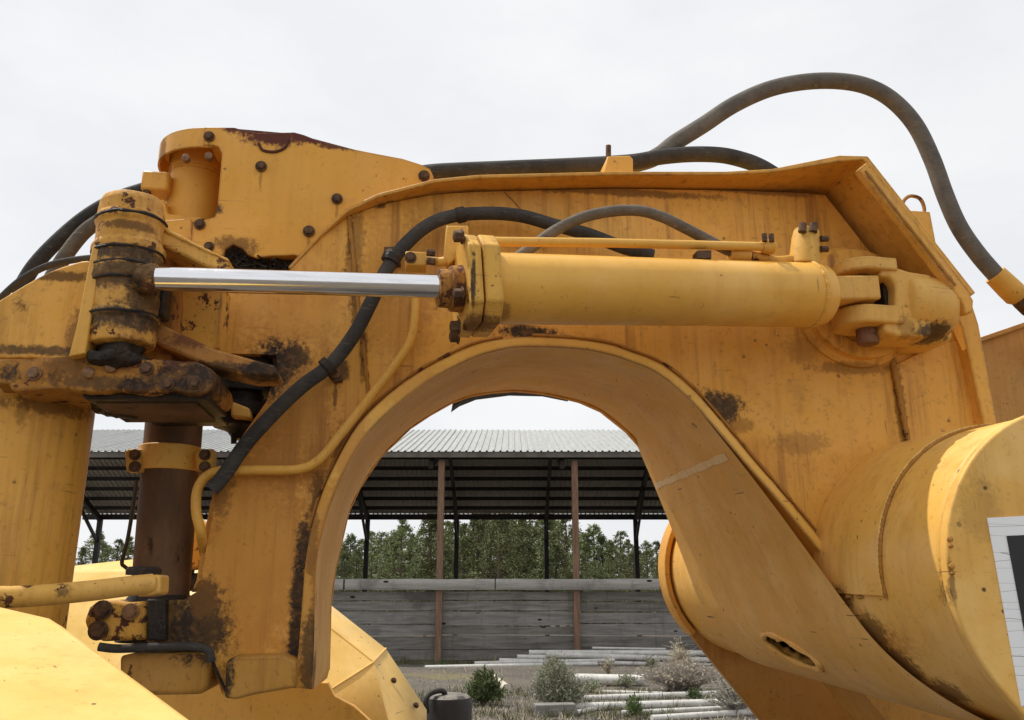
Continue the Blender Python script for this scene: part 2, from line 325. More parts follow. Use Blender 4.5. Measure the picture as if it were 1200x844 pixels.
# =================================================================== SETTING: ground
def soil():
    t = NT('dry_soil')
    c = t.mix(t.ramp(t.noise(.9, 6), .35, .65), (.165, .142, .118), (.115, .10, .088))
    c = t.mix(t.ramp(t.noise(14, 7, rough=.75), .45, .7), c, (.23, .21, .18))
    c = t.mix(t.ramp(t.noise(.35, 4), .55, .72), c, (.22, .19, .10))
    t.set(col=c, rough=.95, spec=.2); t.bump(t.noise(22, 8, rough=.75), .8, .05); return t.m
g = MB(); N = 140
def gc(i, lo, hi, c):
    s_ = 2 * i / N - 1; s_ = s_ * .12 + .88 * s_**5
    return c + s_ * (hi if s_ > 0 else -lo)
gv = []
for j in range(N + 1):
    for i in range(N + 1):
        x = gc(i, -900, 900, 0); y = gc(j, -900, 900, 14)
        near = max(0, 1 - Vector((x, y - 12)).length / 40)
        gv.append((x, y, near * .09 * mnoise.noise(Vector((x * .5, y * .5, 0))) + near * .03 * mnoise.noise(Vector((x * 2, y * 2, 3)))))
g.add(gv, [(j*(N+1)+i, j*(N+1)+i+1, (j+1)*(N+1)+i+1, (j+1)*(N+1)+i) for j in range(N) for i in range(N)])
tag(g.build('ground', soil()), kind='structure')

# =================================================================== OPEN SHED
D1 = G(596, 775).y
eave_z = P(596, 536, D1, 0).z
x_a = P(516, 640, D1, 0).x; bay = P(674, 640, D1, 0).x - x_a
D2 = D1 * 1.50
far_z = P(596, 603, D2, 0).z
fx = P(535, 640, D2, 0).x
DR = (D1 + D2) / 2 + .4
ridge_z = P(596, 505, DR, 0).z
M_roof = simple('galvanised_roof', (.34, .35, .34), (.44, .445, .43), 3, .5, .25, .1, .004, (.36, .30, .24), scale=(4, .5, 1))
M_roofdk = simple('dull_steel_roof', (.36, .34, .31), (.46, .43, .39), 3, .6, .0, .1, .004, (.12, .07, .04), scale=(4, .5, 1))
M_steel = simple('dark_steel_frame', (.020, .018, .017), (.042, .034, .030), 4, .6, .2, .1)
M_timber = simple('reddish_timber_post', (.16, .092, .058), (.27, .165, .105), 5, .85, 0, .5, .01, (.07, .045, .034), scale=(6, 6, .5))
shed = thing('open_shed', 'open pole shed with corrugated metal roof and dark steel frame behind the yellow machine', 'shed', (P(596, 640, D1, 0).x, D1, 0))
XL, XR = x_a - 4 * bay - 1.1, x_a + 5 * bay + .4
pw = (XR - XL) / 46
def roof_sheet(w, L):
    b = MB(); top = []
    n = 4
    for i in range(n):
        x0 = w * i / n; d = w / n
        top += [(x0, 0), (x0 + d*.62, 0), (x0 + d*.72, .035), (x0 + d*.9, .035)]
    top.append((w, 0))
    pr = [Vector((x, 0, z)) for x, z in top] + [Vector((x, 0, z - .005)) for x, z in reversed(top)]
    return b.prism(pr, Vector((0, L, 0)))
def slope(ya, za, yb, zb, mat, name):
    L = math.hypot(yb - ya, zb - za); a = math.atan2(zb - za, yb - ya)
    m0 = roof_sheet(pw * 1.0, L)
    o = m0.build(name, mat); o.parent = shed; o.rotation_euler = (a, 0, 0)
    for i in range(46):
        q = o if i == 0 else o.copy()
        if i: COL.objects.link(q)
        q.location = Vector((XL + pw * i + .001, ya, za + .004 * (i % 2))) - shed.location
        q.rotation_euler = (a + random.uniform(-.0015, .0015), 0, 0)
slope(D1 - .35, eave_z + .10, DR, ridge_z + .02, M_roof, 'roof_sheet')
slope(D2 + .35, far_z + .06, DR + .01, ridge_z, M_roofdk, 'roof_sheet')
for ch in [c for c in shed.children if c.data.materials[0] == M_roofdk]:     # rear slope is laid from the far eave up to the ridge
    L = math.hypot(D2 + .35 - DR, far_z - ridge_z)
    ch.rotation_euler = (math.atan2(ridge_z - far_z - .06, DR - D2 - .35) , 0, 0)
MB().box(Vector(((XL + XR)/2, D1 - .28, eave_z + .03)), [(1, 0, 0), (0, 1, 0), (0, 0, 1)], [(XR - XL)/2, .04, .075]).build('fascia_board', simple('grey_brown_fascia', (.10, .085, .072), (.16, .14, .12), 4, .8, 0, .2), shed)
MB().box(Vector(((XL + XR)/2, D2 + .2, far_z - .08)), [(1, 0, 0), (0, 1, 0), (0, 0, 1)], [(XR - XL)/2, .06, .11]).build('eave_beam', M_steel, shed)
MB().box(Vector(((XL + XR)/2, DR, ridge_z - .2)), [(1, 0, 0), (0, 1, 0), (0, 0, 1)], [(XR - XL)/2, .05, .12]).build('ridge_beam', M_steel, shed)
for side in (0, 1):
    ya, za, yb, zb = (D1 - .2, eave_z, DR, ridge_z - .1) if side == 0 else (D2 + .2, far_z - .05, DR, ridge_z - .1)
    for i in range(1, 8):
        f = i / 8; MB().box(Vector(((XL + XR)/2, ya + (yb - ya)*f, za + (zb - za)*f - .03)), [(1, 0, 0), (0, 1, 0), (0, 0, 1)], [(XR - XL)/2, .03, .07]).build('purlin', M_steel, shed)
for i in range(-5, 6):
    x = fx + bay * i
    if x < XL + .2 or x > XR: continue
    b = MB()
    b.box(Vector((x, D2, far_z / 2 - .05)), [(1, 0, 0), (0, 1, 0), (0, 0, 1)], [.085, .085, far_z / 2]); b.build('steel_post', M_steel, shed)
    for (ya, za, yb, zb) in ((D2, far_z - .2, DR, ridge_z - .35), (D1, eave_z - .2, DR, ridge_z - .35)):
        b = MB(); a = Vector((x, ya, za)); c = Vector((x, yb, zb)); dr = (c - a)
        b.box((a + c)/2, [(1, 0, 0), dr, dr.cross(Vector((1, 0, 0)))], [.06, dr.length/2, .11]); b.build('rafter', M_steel, shed)
    b = MB()
    a = Vector((x, D2, far_z - 1.1)); c = Vector((x, D2 - 2.6, far_z + .72)); dr = c - a
    b.box((a + c)/2, [(1, 0, 0), dr, dr.cross(Vector((1, 0, 0)))], [.04, dr.length/2, .06])
    b.build('knee_brace', M_steel, shed)
for i in range(-4, 6):
    x = x_a + bay * i
    if x < XL or x > XR: continue
    b = MB(); hw = .085
    b.prism([Vector((x - hw, D1 - hw, -.2)), Vector((x + hw, D1 - hw, -.2)), Vector((x + hw, D1 + hw, -.2)), Vector((x - hw, D1 + hw, -.2))], Vector((random.uniform(-.03, .03), 0, eave_z + .1)))
    b.build('timber_post', M_timber, shed, .015)

# =================================================================== BOARD FENCE
def wood(name, c1, c2, c3):
    t = NT(name); v = t.vec((1.0, 6, 11))
    c = t.mix(t.ramp(t.noise(1, 7, v, rough=.65), .3, .7), c1, c2)
    c = t.mix(t.ramp(t.noise(1, 5, t.vec((1.6, 10, 42)), rough=.7), .56, .72), c, c3)
    c = t.mix(t.ramp(t.noise(1.1, 5), .5, .72, 0, .75), c, tuple(x * .55 for x in c1))
    vo = t.n('ShaderNodeTexVoronoi', {'Vector': t.vec((1.3, 1, 3.2)), 'Scale': 1.0}).outputs['Distance']
    c = t.mix(t.ramp(vo, .12, .07), c, (.02, .016, .013)); c = t.mix(t.ramp(t.noise(1, 5, t.vec((7, 7, .8))), .56, .72, 0, .35), c, tuple(x * .4 for x in c1))
    t.set(col=c, rough=.9, spec=.2); t.bump(t.noise(1, 6, t.vec((2, 20, 70))), .6, .02); return t.m
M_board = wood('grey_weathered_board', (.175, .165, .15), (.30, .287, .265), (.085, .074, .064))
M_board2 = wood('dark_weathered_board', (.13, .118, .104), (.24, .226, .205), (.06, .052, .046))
M_cap = wood('pale_weathered_rail', (.30, .285, .26), (.42, .40, .37), (.17, .155, .14))
fence = thing('board_fence', 'low wall of grey weathered horizontal boards with a pale top rail between the shed posts', 'fence', (x_a, D1, 0))
f_top = P(596, 693, D1, 0).z
for i in range(-4, 5):
    xa, xb = x_a + bay * i, x_a + bay * (i + 1)
    rows = [0] + [q + random.uniform(-.025, .025) for q in (.17, .345, .52, .70, .85)] + [1.0]
    for j in range(6):
        z0, z1 = f_top * rows[j] + .011, f_top * rows[j+1] - .011
        dx = random.uniform(-.02, .02); tl = random.uniform(-.012, .012); dy = random.uniform(-.02, .02)
        y = D1 + .15 + dy
        n = 7; top, bot = [], []
        for q in range(n):
            x = xa + .01 + (xb - xa - .02) * q / (n - 1)
            bot.append(Vector((x, y, z0 + random.uniform(-.006, .006)))); top.append(Vector((x, y, z1 + tl * (q / n - .5) * 2 + random.uniform(-.007, .007))))
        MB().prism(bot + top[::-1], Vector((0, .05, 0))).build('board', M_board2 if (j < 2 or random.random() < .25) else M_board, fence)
c0 = P(404, 687, D1 - .2, 0); z_r = (P(596, 678, D1, 0).z + P(596, 692, D1, 0).z)/2
for (xa, xb) in ((x_a - 4 * bay, c0.x - .05), (c0.x, c0.x + 3.9), (c0.x + 3.93, c0.x + 8.2), (c0.x + 8.23, c0.x + 14)):
    b = MB(); n = 8
    pts = [Vector((xa + (xb - xa)*q/n, D1 - .15, z_r + random.uniform(-.008, .008))) for q in range(n + 1)]
    rings = [[p + Vector((0, math.cos(a) * .06, math.sin(a) * .145)) for a in [math.pi*2*k_/10 for k_ in range(10)]] for p in pts]
    b.rings(rings).build('top_rail', M_cap, fence)

# =================================================================== TREES
def leafmat(name, c1, c2, c3):
    t = NT(name); oi = t.n('ShaderNodeObjectInfo').outputs['Random']
    c = t.mix(t.ramp(t.noise(1.4, 3), .3, .7), c1, c2); c = t.mix(t.ramp(t.noise(9, 3), .5, .7), c, c3)
    hsv = t.n('ShaderNodeHueSaturation', {'Color': c, 'Value': t.ramp(oi, 0, 1, .75, 1.25), 'Hue': t.ramp(oi, 0, 1, .488, .51)})
    t.set(col=hsv.outputs[0], rough=.75, spec=.2); return t.m
M_juniper = leafmat('evergreen_foliage', (.125, .155, .065), (.205, .225, .10), (.285, .285, .15))
M_bark = simple('grey_brown_bark', (.09, .06, .045), (.16, .11, .08), 10, .9, 0, .5, .02, scale=(4, 4, .7))
def crown_mesh(kind, seed):
    r = random.Random(seed); b = MB(); n = 190 if kind == 1 else 170
    for i in range(n):
        f = r.random() ** .85                       # height fraction
        if kind == 0: w = .21 * (1 - f) ** .8 + .012          # narrow conical
        elif kind == 1: w = .31 * math.sin(math.pi * min(1, .2 + f * .8)) ** .8 * (1 - .25 * f) + .012   # rounded juniper
        else: w = .20 * (1 - f) ** .6 * (.6 + .4 * math.sin(f * 24)) + .012
        z = .10 + .88 * f; a = r.uniform(0, 6.283); rr = w * math.sqrt(r.uniform(.12, 1)) * r.uniform(.75, 1.15)
        c = Vector((math.cos(a) * rr, math.sin(a) * rr, z + r.uniform(-.02, .02)))
        cs = r.uniform(.022, .05) * (1.15 - .75 * f)
        for k_ in range(30):
            o = Vector((r.gauss(0, 1), r.gauss(0, 1), r.gauss(0, .75))) * cs * .7
            p = c + o; d1 = Vector((r.gauss(0, 1) + math.cos(a), r.gauss(0, 1) + math.sin(a), r.gauss(.6, .7))).normalized(); d2 = d1.orthogonal().normalized()
            d2 = (Matrix.Rotation(r.uniform(0, 6.28), 3, d1) @ d2)
            s1 = r.uniform(.008, .017); s2 = s1 * .40
            b.add([p - d2*s2, p + d1*s1*1.6, p + d2*s2], [(0, 1, 2)])
    me = bpy.data.meshes.new('crown'); me.from_pydata(b.v, [], b.f); me.materials.append(M_juniper)
    t = MB(); t.tube(smooth([Vector((0, 0, -.01)), Vector((.008, 0, .3)), Vector((-.005, .006, .6)), Vector((0, 0, .95))], 4), [.024 * (1 - i / 13.5) + .002 for i in range(13)], 8)
    for i in range(14):
        z = r.uniform(.12, .8); a = r.uniform(0, 6.28); L = .2 * (1 - z) + .05
        t.tube([Vector((0, 0, z)), Vector((math.cos(a)*L*.5, math.sin(a)*L*.5, z + .02)), Vector((math.cos(a)*L, math.sin(a)*L, z + .06))], [.006, .004, .002], 5)
    tm = bpy.data.meshes.new('trunk'); tm.from_pydata(t.v, [], t.f); tm.materials.append(M_bark)
    return me, tm
TREES = [crown_mesh(k_, 10 + i) for i, k_ in enumerate((0, 1, 1, 2, 1, 1))]
def sky_y(px):
    if px < 300: return random.uniform(618, 655)
    pts = [(380, 640), (400, 628), (425, 622), (450, 618), (480, 614), (520, 606), (560, 600), (620, 600), (660, 606), (690, 616), (720, 624), (760, 632), (800, 636), (1300, 630)]
    for (a, b_), (c, d_) in zip(pts, pts[1:]):
        if a <= px <= c: return b_ + (d_ - b_) * (px - a) / (c - a)
    return 635
def tree(px, dep, topy, v=None):
    v = random.randrange(6) if v is None else v
    p = P(px, 650, dep, 0); h = P(px, topy, dep, 0).z
    kd = (0, 1, 1, 2, 1, 1)[v]
    gap = next((w_ for lim, w_ in ((180, 'left of the rusted column'), (360, 'hidden beside the gooseneck leg'), (438, 'between the arch and the first dark steel post'), (518, 'between first dark steel post and left timber post'), (536, 'just right of the left timber post'), (634, 'between the two middle dark steel posts'), (676, 'by the right timber post'), (735, 'between right timber post and last dark steel post'), (9999, 'right of the last dark steel post')) if px < lim))
    row = 'nearer row' if dep < 46 else 'farther row'
    hgt = 'tall' if topy < 612 else 'low' if topy > 636 else 'middling'
    t = thing('evergreen_tree', hgt + ' ' + ('conical evergreen', 'rounded juniper', 'ragged evergreen')[kd] + ' in the ' + row + ', ' + gap, 'tree', (p.x, dep, 0), ('conical evergreens', 'rounded junipers', 'ragged evergreens')[kd] + ' ' + gap)
    w = h * random.uniform(.85, 1.25); a = random.uniform(0, 6.28)
    for nm, me in (('crown', TREES[v][0]), ('trunk', TREES[v][1])):
        o = bpy.data.objects.new(nm, me); COL.objects.link(o); o.parent = t; o.scale = (w, w, h); o.rotation_euler = (0, 0, a)
px = 372
while px < 850:
    tree(px, random.uniform(46, 52), sky_y(min(px, 849)) + random.uniform(-6, 12)); px += random.uniform(8, 13)
px = 372
while px < 850:
    tree(px, random.uniform(40, 46), sky_y(min(px, 849)) + random.uniform(12, 46)); px += random.uniform(11, 19)
for px in (560, 585, 612, 640, 505, 470): tree(px, random.uniform(38, 43), 598 + random.uniform(-8, 10), random.choice((1, 3, 5)))
for px, ty in ((84, 650), (97, 640), (112, 622), (119, 634), (138, 632), (150, 628), (165, 640), (215, 640), (236, 644), (60, 640), (40, 635), (900, 625), (950, 630), (1010, 624), (290, 632), (330, 628)):
    tree(px, random.uniform(42, 50), ty)

# =================================================================== PIPES, SHRUBS, GROUND COVER
M_wpipe = simple('weathered_white_pipe', (.50, .485, .45), (.64, .625, .59), 5, .55, 0, .1, .004, (.33, .29, .22))
def pipe(x1, y1, x2, y2, dpx, lab, dep=None, bend=0):
    """y is the pipe's centre line; without a depth the pipe lies on the ground"""
    if dep is None:
        a = G(x1, y1 + dpx / 2); b_ = G(x2, y2 + dpx / 2); r = dpx / 2 * a.y / FPX; a.z = b_.z = r * .9
    else:
        a = P(x1, y1, dep, 0); b_ = P(x2, y2, dep + .25, 0); r = dpx / 2 * dep / FPX
    m = (a + b_)/2 + Vector((0, bend, 0))
    L = MB(); ps = smooth([a, m, b_], 5); d_ = (ps[-1] - ps[0]).normalized()
    L.tube(ps, r, 12); L.tube([ps[-1], ps[-1] + d_ * .05], [r * 1.12, r * 1.12], 12) if lab.startswith('thick') else None
    return tag(L.build('white_pipe', M_wpipe), lab, 'pipe', 'white pipes lying on the ground')
pipe(498, 782.5, 700, 778, 5, 'white pipe reaching farthest left in the pile before the fence', D1 - 1.6)
pipe(556, 777.5, 720, 774, 4.5, 'white pipe second from the front of the pile before the fence', D1 - 1.3)
pipe(585, 774, 860, 781, 5, 'white pipe slanting down to the right in the pile before the fence', D1 - 1.15)
pipe(606, 770, 870, 774, 5.5, 'white pipe in the upper middle of the pile before the fence', D1 - 1.0)
pipe(620, 765, 900, 765.5, 6, 'topmost long white pipe of the pile before the fence', D1 - .85)
pipe(640, 767, 790, 772, 6, 'white pipe crossing under the topmost pipe of the pile', D1 - 1.1)
pipe(694, 759.5, 780, 761, 3, 'thin white pipe lying against the foot of the fence', D1 - .4)
pipe(672, 796, 752, 798, 12, 'thick white pipe just right of the sage bush')
pipe(706, 811, 780, 813, 4, 'slim white pipe below the thick white pipe right of the sage bush')
pipe(682, 819, 862, 812, 7, 'long white pipe slanting up to the right below the slim one')
pipe(672, 829, 870, 823, 9, 'long thick white pipe in the front row right of the sage bush')
pipe(676, 835, 700, 830, 5, 'short white pipe end poking out under the front row')
pipe(728, 836, 880, 829, 6, 'white pipe second from the front in the grass')
pipe(764, 842, 890, 834, 7, 'white pipe lying nearest the camera in the grass')
lg = MB(); a = G(576, 798); b_ = G(594, 812); a.z = b_.z = .075
lg.tube([a, (a + b_)/2, b_], .075, 14); tag(lg.build('log', simple('pale_log', (.48, .42, .33), (.6, .55, .46), 8, .8, 0, .4, .01)), 'short pale log lying behind the dark green weed', 'log')
cb = MB(); c = G(650, 838); cb.box(Vector((c.x, c.y, .07)), [(1, .1, 0), (-.1, 1, 0), (0, 0, 1)], [.30, .12, .09])
tag(cb.build('timber_offcut', M_board, None, .012), 'short grey timber offcut lying at the foot of the sage bush', 'timber')

def blades(b, c, rx, ry, h, n, r, w=.012, lean=.5, leaf=False):
    for i in range(n):
        a = r.uniform(0, 6.283); q = math.sqrt(r.random())
        p = c + Vector((math.cos(a)*rx*q, math.sin(a)*ry*q, 0))
        d = Vector((r.gauss(0, lean), r.gauss(0, lean), 1)).normalized(); hh = h * r.uniform(.5, 1) * (1 - .35*q)
        s_ = Vector((math.cos(a + 1.3), math.sin(a + 1.3), 0)) * w * r.uniform(.6, 1.2)
        k1 = p + d * hh * .55; k2 = p + d * hh + Vector((d.x, d.y, -.1)) * hh * .25
        b.add([p - s_, p + s_, k1 + s_*.7, k2, k1 - s_*.7], [(0, 1, 2, 4), (4, 2, 3)])
def shrub(px, base, top, wpx, mat, label, name='shrub', n=1500, stems=26, seed=1, leaf=.03, tw=None, round_=.7):
    r = random.Random(seed); c = G(px, base); c.z = 0; h = (P(px, top, c.y, 0)).z; rx = wpx/2*c.y/FPX
    t = thing(name, label, 'shrub' if name != 'dry_brush' else 'brush', c)
    st = MB(); fo = MB(); ends = []
    for i in range(stems):
        a = r.uniform(0, 6.283); q = math.sqrt(r.random())
        e = c + Vector((math.cos(a)*rx*q*.92, math.sin(a)*rx*q*.92, h * (1 - round_*q*q) * r.uniform(.62, .95)))
        m = c + (e - c)*.5 + Vector((r.gauss(0, .05*h), r.gauss(0, .05*h), .08*h)); s0 = c + Vector((r.gauss(0, .06*rx*2), r.gauss(0, .06*rx*2), 0))
        pts = smooth([s0, m, e], 4); st.tube(pts, [(.018 if tw else .012)*h*(1 - .75*i_/len(pts)) for i_ in range(len(pts))], 4); ends.append((s0, m, e))
        for k_ in range(3 if tw else 0):
            f = pts[r.randrange(3, len(pts))]; e2 = f + Vector((r.gauss(0, .2), r.gauss(0, .2), abs(r.gauss(.12, .1)))) * h
            st.tube([f, (f + e2)/2 + Vector((0, 0, .02)), e2], [.006*h, .004*h, .002*h], 3)
    st.build('stem', tw or M_bark, t)
    for i in range(n):
        s0, m, e = r.choice(ends); f = r.uniform(.35, 1.12)
        p = m.lerp(e, max(0, f*2 - 1)) if f > .5 else s0.lerp(m, f*2)
        p = p + Vector((r.gauss(0, 1), r.gauss(0, 1), r.gauss(0, 1))) * .075 * h
        if p.z < .01: continue
        d = Vector((r.gauss(0, .7), r.gauss(0, .7), r.gauss(.6, .5))).normalized(); s_ = d.orthogonal().normalized(); s_.rotate(Matrix.Rotation(r.uniform(0, 6.28), 3, d))
        L = leaf * r.uniform(.7, 1.5); fo.add([p - s_*L*.28, p + d*L*.6 + s_*.0, p + s_*L*.28, p + d*L*1.3], [(0, 1, 3), (2, 3, 1)])
    if n: fo.build('foliage', mat, t)
    return t
M_sage = leafmat('sage_foliage', (.20, .215, .14), (.31, .32, .22), (.40, .40, .30))
M_weed = leafmat('green_weed_foliage', (.065, .092, .034), (.10, .13, .045), (.15, .175, .075))
M_straw = simple('dry_straw', (.36, .30, .20), (.52, .46, .34), 6, .9, 0, 0)
M_twig = simple('grey_dry_twig', (.19, .165, .145), (.33, .29, .26), 8, .9, 0, 0)
shrub(655, 832, 772, 60, M_sage, 'round grey green sage bush in front of the white pipes', 'sage_bush', 7000, 80, 3, .042)
shrub(648, 806, 770, 40, M_sage, 'greener sage bush rising just behind the round grey one', 'sage_bush', 3000, 46, 5, .045)
shrub(566, 828, 781, 40, M_weed, 'dark green leafy weed beside the pale log', 'weed', 1300, 26, 8, .085)
shrub(797, 790, 746, 30, M_straw, 'pale dry bush standing above the pipes by the fence', 'dry_bush', 900, 26, 9, .05, M_straw)
shrub(764, 788, 757, 14, M_sage, 'small thin green sapling left of the pale dry bush', 'sapling', 260, 8, 12, .06)
shrub(713, 790, 768, 20, M_straw, 'small brown dry weed between pile of pipes and thick white pipe', 'dry_weed', 160, 16, 15, .05, simple('brown_twig', (.11, .065, .045), (.2, .13, .09), 6, .9, 0, 0))
shrub(735, 806, 787, 28, M_sage, 'low green tuft on the end of the thick white pipe', 'weed', 420, 16, 16, .05)
shrub(692, 812, 792, 22, M_sage, 'low green tuft between the sage bush and the slim white pipe', 'weed', 420, 16, 17, .05)
shrub(742, 842, 812, 22, M_weed, 'low green weed growing among the front row of pipes', 'weed', 360, 14, 18, .06)
shrub(815, 822, 808, 22, M_weed, 'low green weed below the dry brush pile', 'weed', 320, 14, 19, .055)
shrub(800, 812, 770, 110, M_straw, 'tangled heap of grey dry branches beside the white pipes', 'dry_brush', 1500, 300, 21, .05, M_twig, .5)
shrub(862, 838, 775, 70, M_sage, 'dark twiggy bush half hidden by the rear draft arm', 'dry_bush', 500, 60, 23, .05, M_twig)
gr = MB(); r = random.Random(4)
for i in range(520):
    px, py = r.uniform(495, 880), 776 + 74 * r.random() ** .8
    if r.random() < .55 and px < 640 and py < 815: continue
    c = G(px, py); blades(gr, c, .16, .16, r.uniform(.06, .2), 9, r, .006, .5)
tag(gr.build('dry_grass', M_straw), kind='stuff')
gr = MB()
for i in range(480):
    px, py = r.uniform(390, 800), 777 + 2 * r.random() if i < 190 else r.uniform(812, 846)
    c = G(px, py); blades(gr, c, .15, .12, r.uniform(.10, .34), 9, r, .007, .35)
tag(gr.build('green_grass', leafmat('grass_green', (.085, .105, .04), (.13, .14, .06), (.2, .18, .09))), kind='stuff')
st = MB()
for i in range(1500):
    c = G(r.uniform(470, 900), 778 + 75 * r.random()); s_ = r.uniform(.012, .04)
    n1 = [Vector((r.uniform(.6, 1), 0, 0)), Vector((0, r.uniform(.6, 1), 0)), Vector((-r.uniform(.6, 1), 0, 0)), Vector((0, -r.uniform(.6, 1), 0)), Vector((0, 0, r.uniform(.4, .8))), Vector((0, 0, -.4))]
    st.add([c + q * s_ for q in n1], [(0, 1, 4), (1, 2, 4), (2, 3, 4), (3, 0, 4), (1, 0, 5), (2, 1, 5), (3, 2, 5), (0, 3, 5)])
tag(st.build('gravel', simple('gravel_stone', (.16, .14, .12), (.30, .27, .24), 3, .9, 0, 0), None, 0, 5), kind='stuff')
# black-capped post
bp = thing('capped_post', 'squat black post with a rounded cap and rope loop below the arch', 'post', (P(525, 830, 5.5, 0).x, 5.5, 0))
zt = P(525, 814, 5.5, 0).z; bx = P(525, 830, 5.5, 0); R_ = 25.5 * mpp(5.6)
MB().lathe(Vector((bx.x, 5.5, 0)), Z, [(0, R_*.93), (zt - .22, R_*.93), (zt - .2, R_*.96)], 32).build('shaft', simple('black_plastic_shaft', (.010, .010, .010), (.02, .019, .018), 12, .5, 0, .2), bp)
def rubcap():
    t = NT('dusty_black_cap'); nz = t.n('ShaderNodeSeparateXYZ', {0: t.nor}).outputs[2]
    dust = t.math('MULTIPLY', t.ramp(nz, .35, .95), t.ramp(t.noise(14, 6, rough=.7), .3, .65))
    c = t.mix(dust, t.mix(t.noise(20, 5), (.012, .011, .010), (.035, .031, .027)), (.26, .235, .20))
    t.set(col=c, rough=.6); t.bump(t.noise(60, 5), .3, .004); return t.m
M_rub = rubcap()
MB().lathe(Vector((bx.x, 5.5, zt - .2)), Z, [(0, R_), (.15, R_*1.01), (.185, R_*.95), (.2, R_*.8), (.205, 0)], 36).build('cap', M_rub, bp)
rp = [P(500, 836, 5.36, 0), P(499, 822, 5.36, 0), P(503, 814, 5.38, 0), P(512, 810, 5.42, 0), P(519, 810, 5.46, 0), P(522, 815, 5.5, 0)]
MB().tube(smooth(rp, 6), .016, 8).build('rope_loop', M_grease_shade, bp)

# =================================================================== THE SCRAPER GOOSENECK
WD = 1.0                                   # width between the side plates
d0 = 2.4
VW = V * (WD / NK)
goose = thing('scraper_gooseneck', 'huge worn yellow steel gooseneck with an arched opening filling the frame', 'machine', P(700, 700, 2.9))
VPX, VPY = 472, 690
def junction(p, ov): f = (d0 - ov) / d0; return (VPX + (p[0] - VPX) * f, VPY + (p[1] - VPY) * f)
AO = list(zip((346,350,354,358,365,377,395,420,455,491,520,555,591,622,675,714,740,776,815,850,885,920,960,978), (806,760,710,660,620,580,540,498,463,437,421,405,397,395,398,404,413,428,460,500,542,582,630,652)))
AI = list(zip((366,368,369,371,378,390,408,430,463,498,526,560,594,622,673,710,735,769,807,842,877,912,952,970), (808,760,710,660,625,585,545,510,477,450,434,418,409,407,409,415,423,437,468,507,548,588,637,658)))
AB = list(zip((377,386,388,393,400,409,422,446,481,505,530,552,576,604,635,660,680,705,735,758,782,796,821,845), (800,785,710,672,640,600,572,536,502,486,472,464,460,458,461,466,471,482,506,532,576,616,695,745)))
FL = [(341, 316, .0), (376, 277, .01), (408, 248, .03), (444, 231, .05), (510, 214, .07), (560, 209, .08), (720, 205, .08), (850, 205, .09), (905, 202, .11), (985, 189, .18), (1012, 187, .20), (1138, 347, .20)]
wl_ = [(256, 326), (253, 345), (253, 400), (262, 414), (324, 416), (326, 440), (318, 470), (290, 510), (264, 548), (252, 590), (242, 640), (236, 680), (230, 694), (215, 703), (172, 704), (172, 752), (238, 753), (248, 768), (262, 800), (266, 814)]
jt = [junction(p, p[2]) for p in FL[1:]]
web = [(300, 330)] + [(341, 316)] + jt + [(1128, 385), (1158, 500), (1160, 620), (1050, 660)] + AO[::-1] + wl_[::-1]
web = web[:-1] + [wl_[0]]
wpts = PL(web, d0)
MB().prism(wpts, V * .03).build('side_plate', M_web, goose)
# far side plate
bw = [(x, y) for x, y in ((380, 800),)]
sc = lambda p: (VPX + (p[0] - VPX) * d0 / (d0 + WD), VPY + (p[1] - VPY) * d0 / (d0 + WD))
bk = [sc(q) for q in [(341, 316)] + jt + [(1128, 385), (1158, 500), (1160, 620), (1120, 660)]] + [(870, 760)] + AB[::-1] + [sc(q) for q in wl_[::-1]]
MB().prism(PL(bk, d0 + WD - .03), V * .028).build('side_plate', M_web, goose)
# front closure of the leg and of the upper ear
for seg in (wl_[0:5], wl_[4:13], wl_[13:20]):
    a = PL(seg, d0 + .028); b = MB()
    b.rings([a + [q + Z * .0 - U * .012 for q in a][::-1], [q + VW * .94 for q in a] + [q + VW * .94 - U * .012 for q in a][::-1]]); b.build('leg_plate', M_web, goose)
# arch liner
so_, si_, sb_ = smooth(PL(AO, d0 - .04), 3), smooth(PL(AI, d0 - .045), 3), smooth(PL(AB, d0 + WD), 3)
so2 = smooth(PL(AO, d0 + WD), 3)
b = MB(); n = len(so_); off = []
rings = [so_, si_]
inn = []
outer = []
for i in range(n):
    t_ = (si_[min(i+1, n-1)] - si_[max(i-1, 0)]); nr = t_.cross(V).normalized()
    if nr.dot(so_[i] - si_[i]) < 0: nr = -nr
    outer.append((sb_[i] + nr * .035, so_[i] + V * .001)); inn.append((si_[i] + nr * .006 + V * .004, sb_[i] + nr * .006))
rings.append([o[0] for o in inn]); rings.append([o[1] for o in inn]); rings.append([o[0] for o in outer]); rings.append([o[1] for o in outer])
loops = [[r_[i] for r_ in rings] for i in range(n)]
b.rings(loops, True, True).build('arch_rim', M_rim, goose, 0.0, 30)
# weld along the liner
WMAT[0] = M_weld; WPAR[0] = goose
w = MB(); weld(w, PL([(x - 2, y - 2) for x, y in AO[4:13]], d0 - .004), .006, 5); weld(w, PL([(x + 2, y - 2) for x, y in AO[13:]], d0 - .004), .006, 5)
weld(w, PL([(408, 250), (413, 290), (420, 360), (426, 410), (432, 462)], d0 - .002), .008, 12)
weld(w, PL([(1046, 424), (1056, 475), (1066, 526)], d0 - .010), .010, 10)
weld(w, PL([(588, 222), (602, 236), (616, 252)], d0 - .001), .003, 6)
weld(w, PL([(444, 238), (480, 230), (560, 221), (700, 216), (850, 214)], d0 - .006), .006, 8)
pass
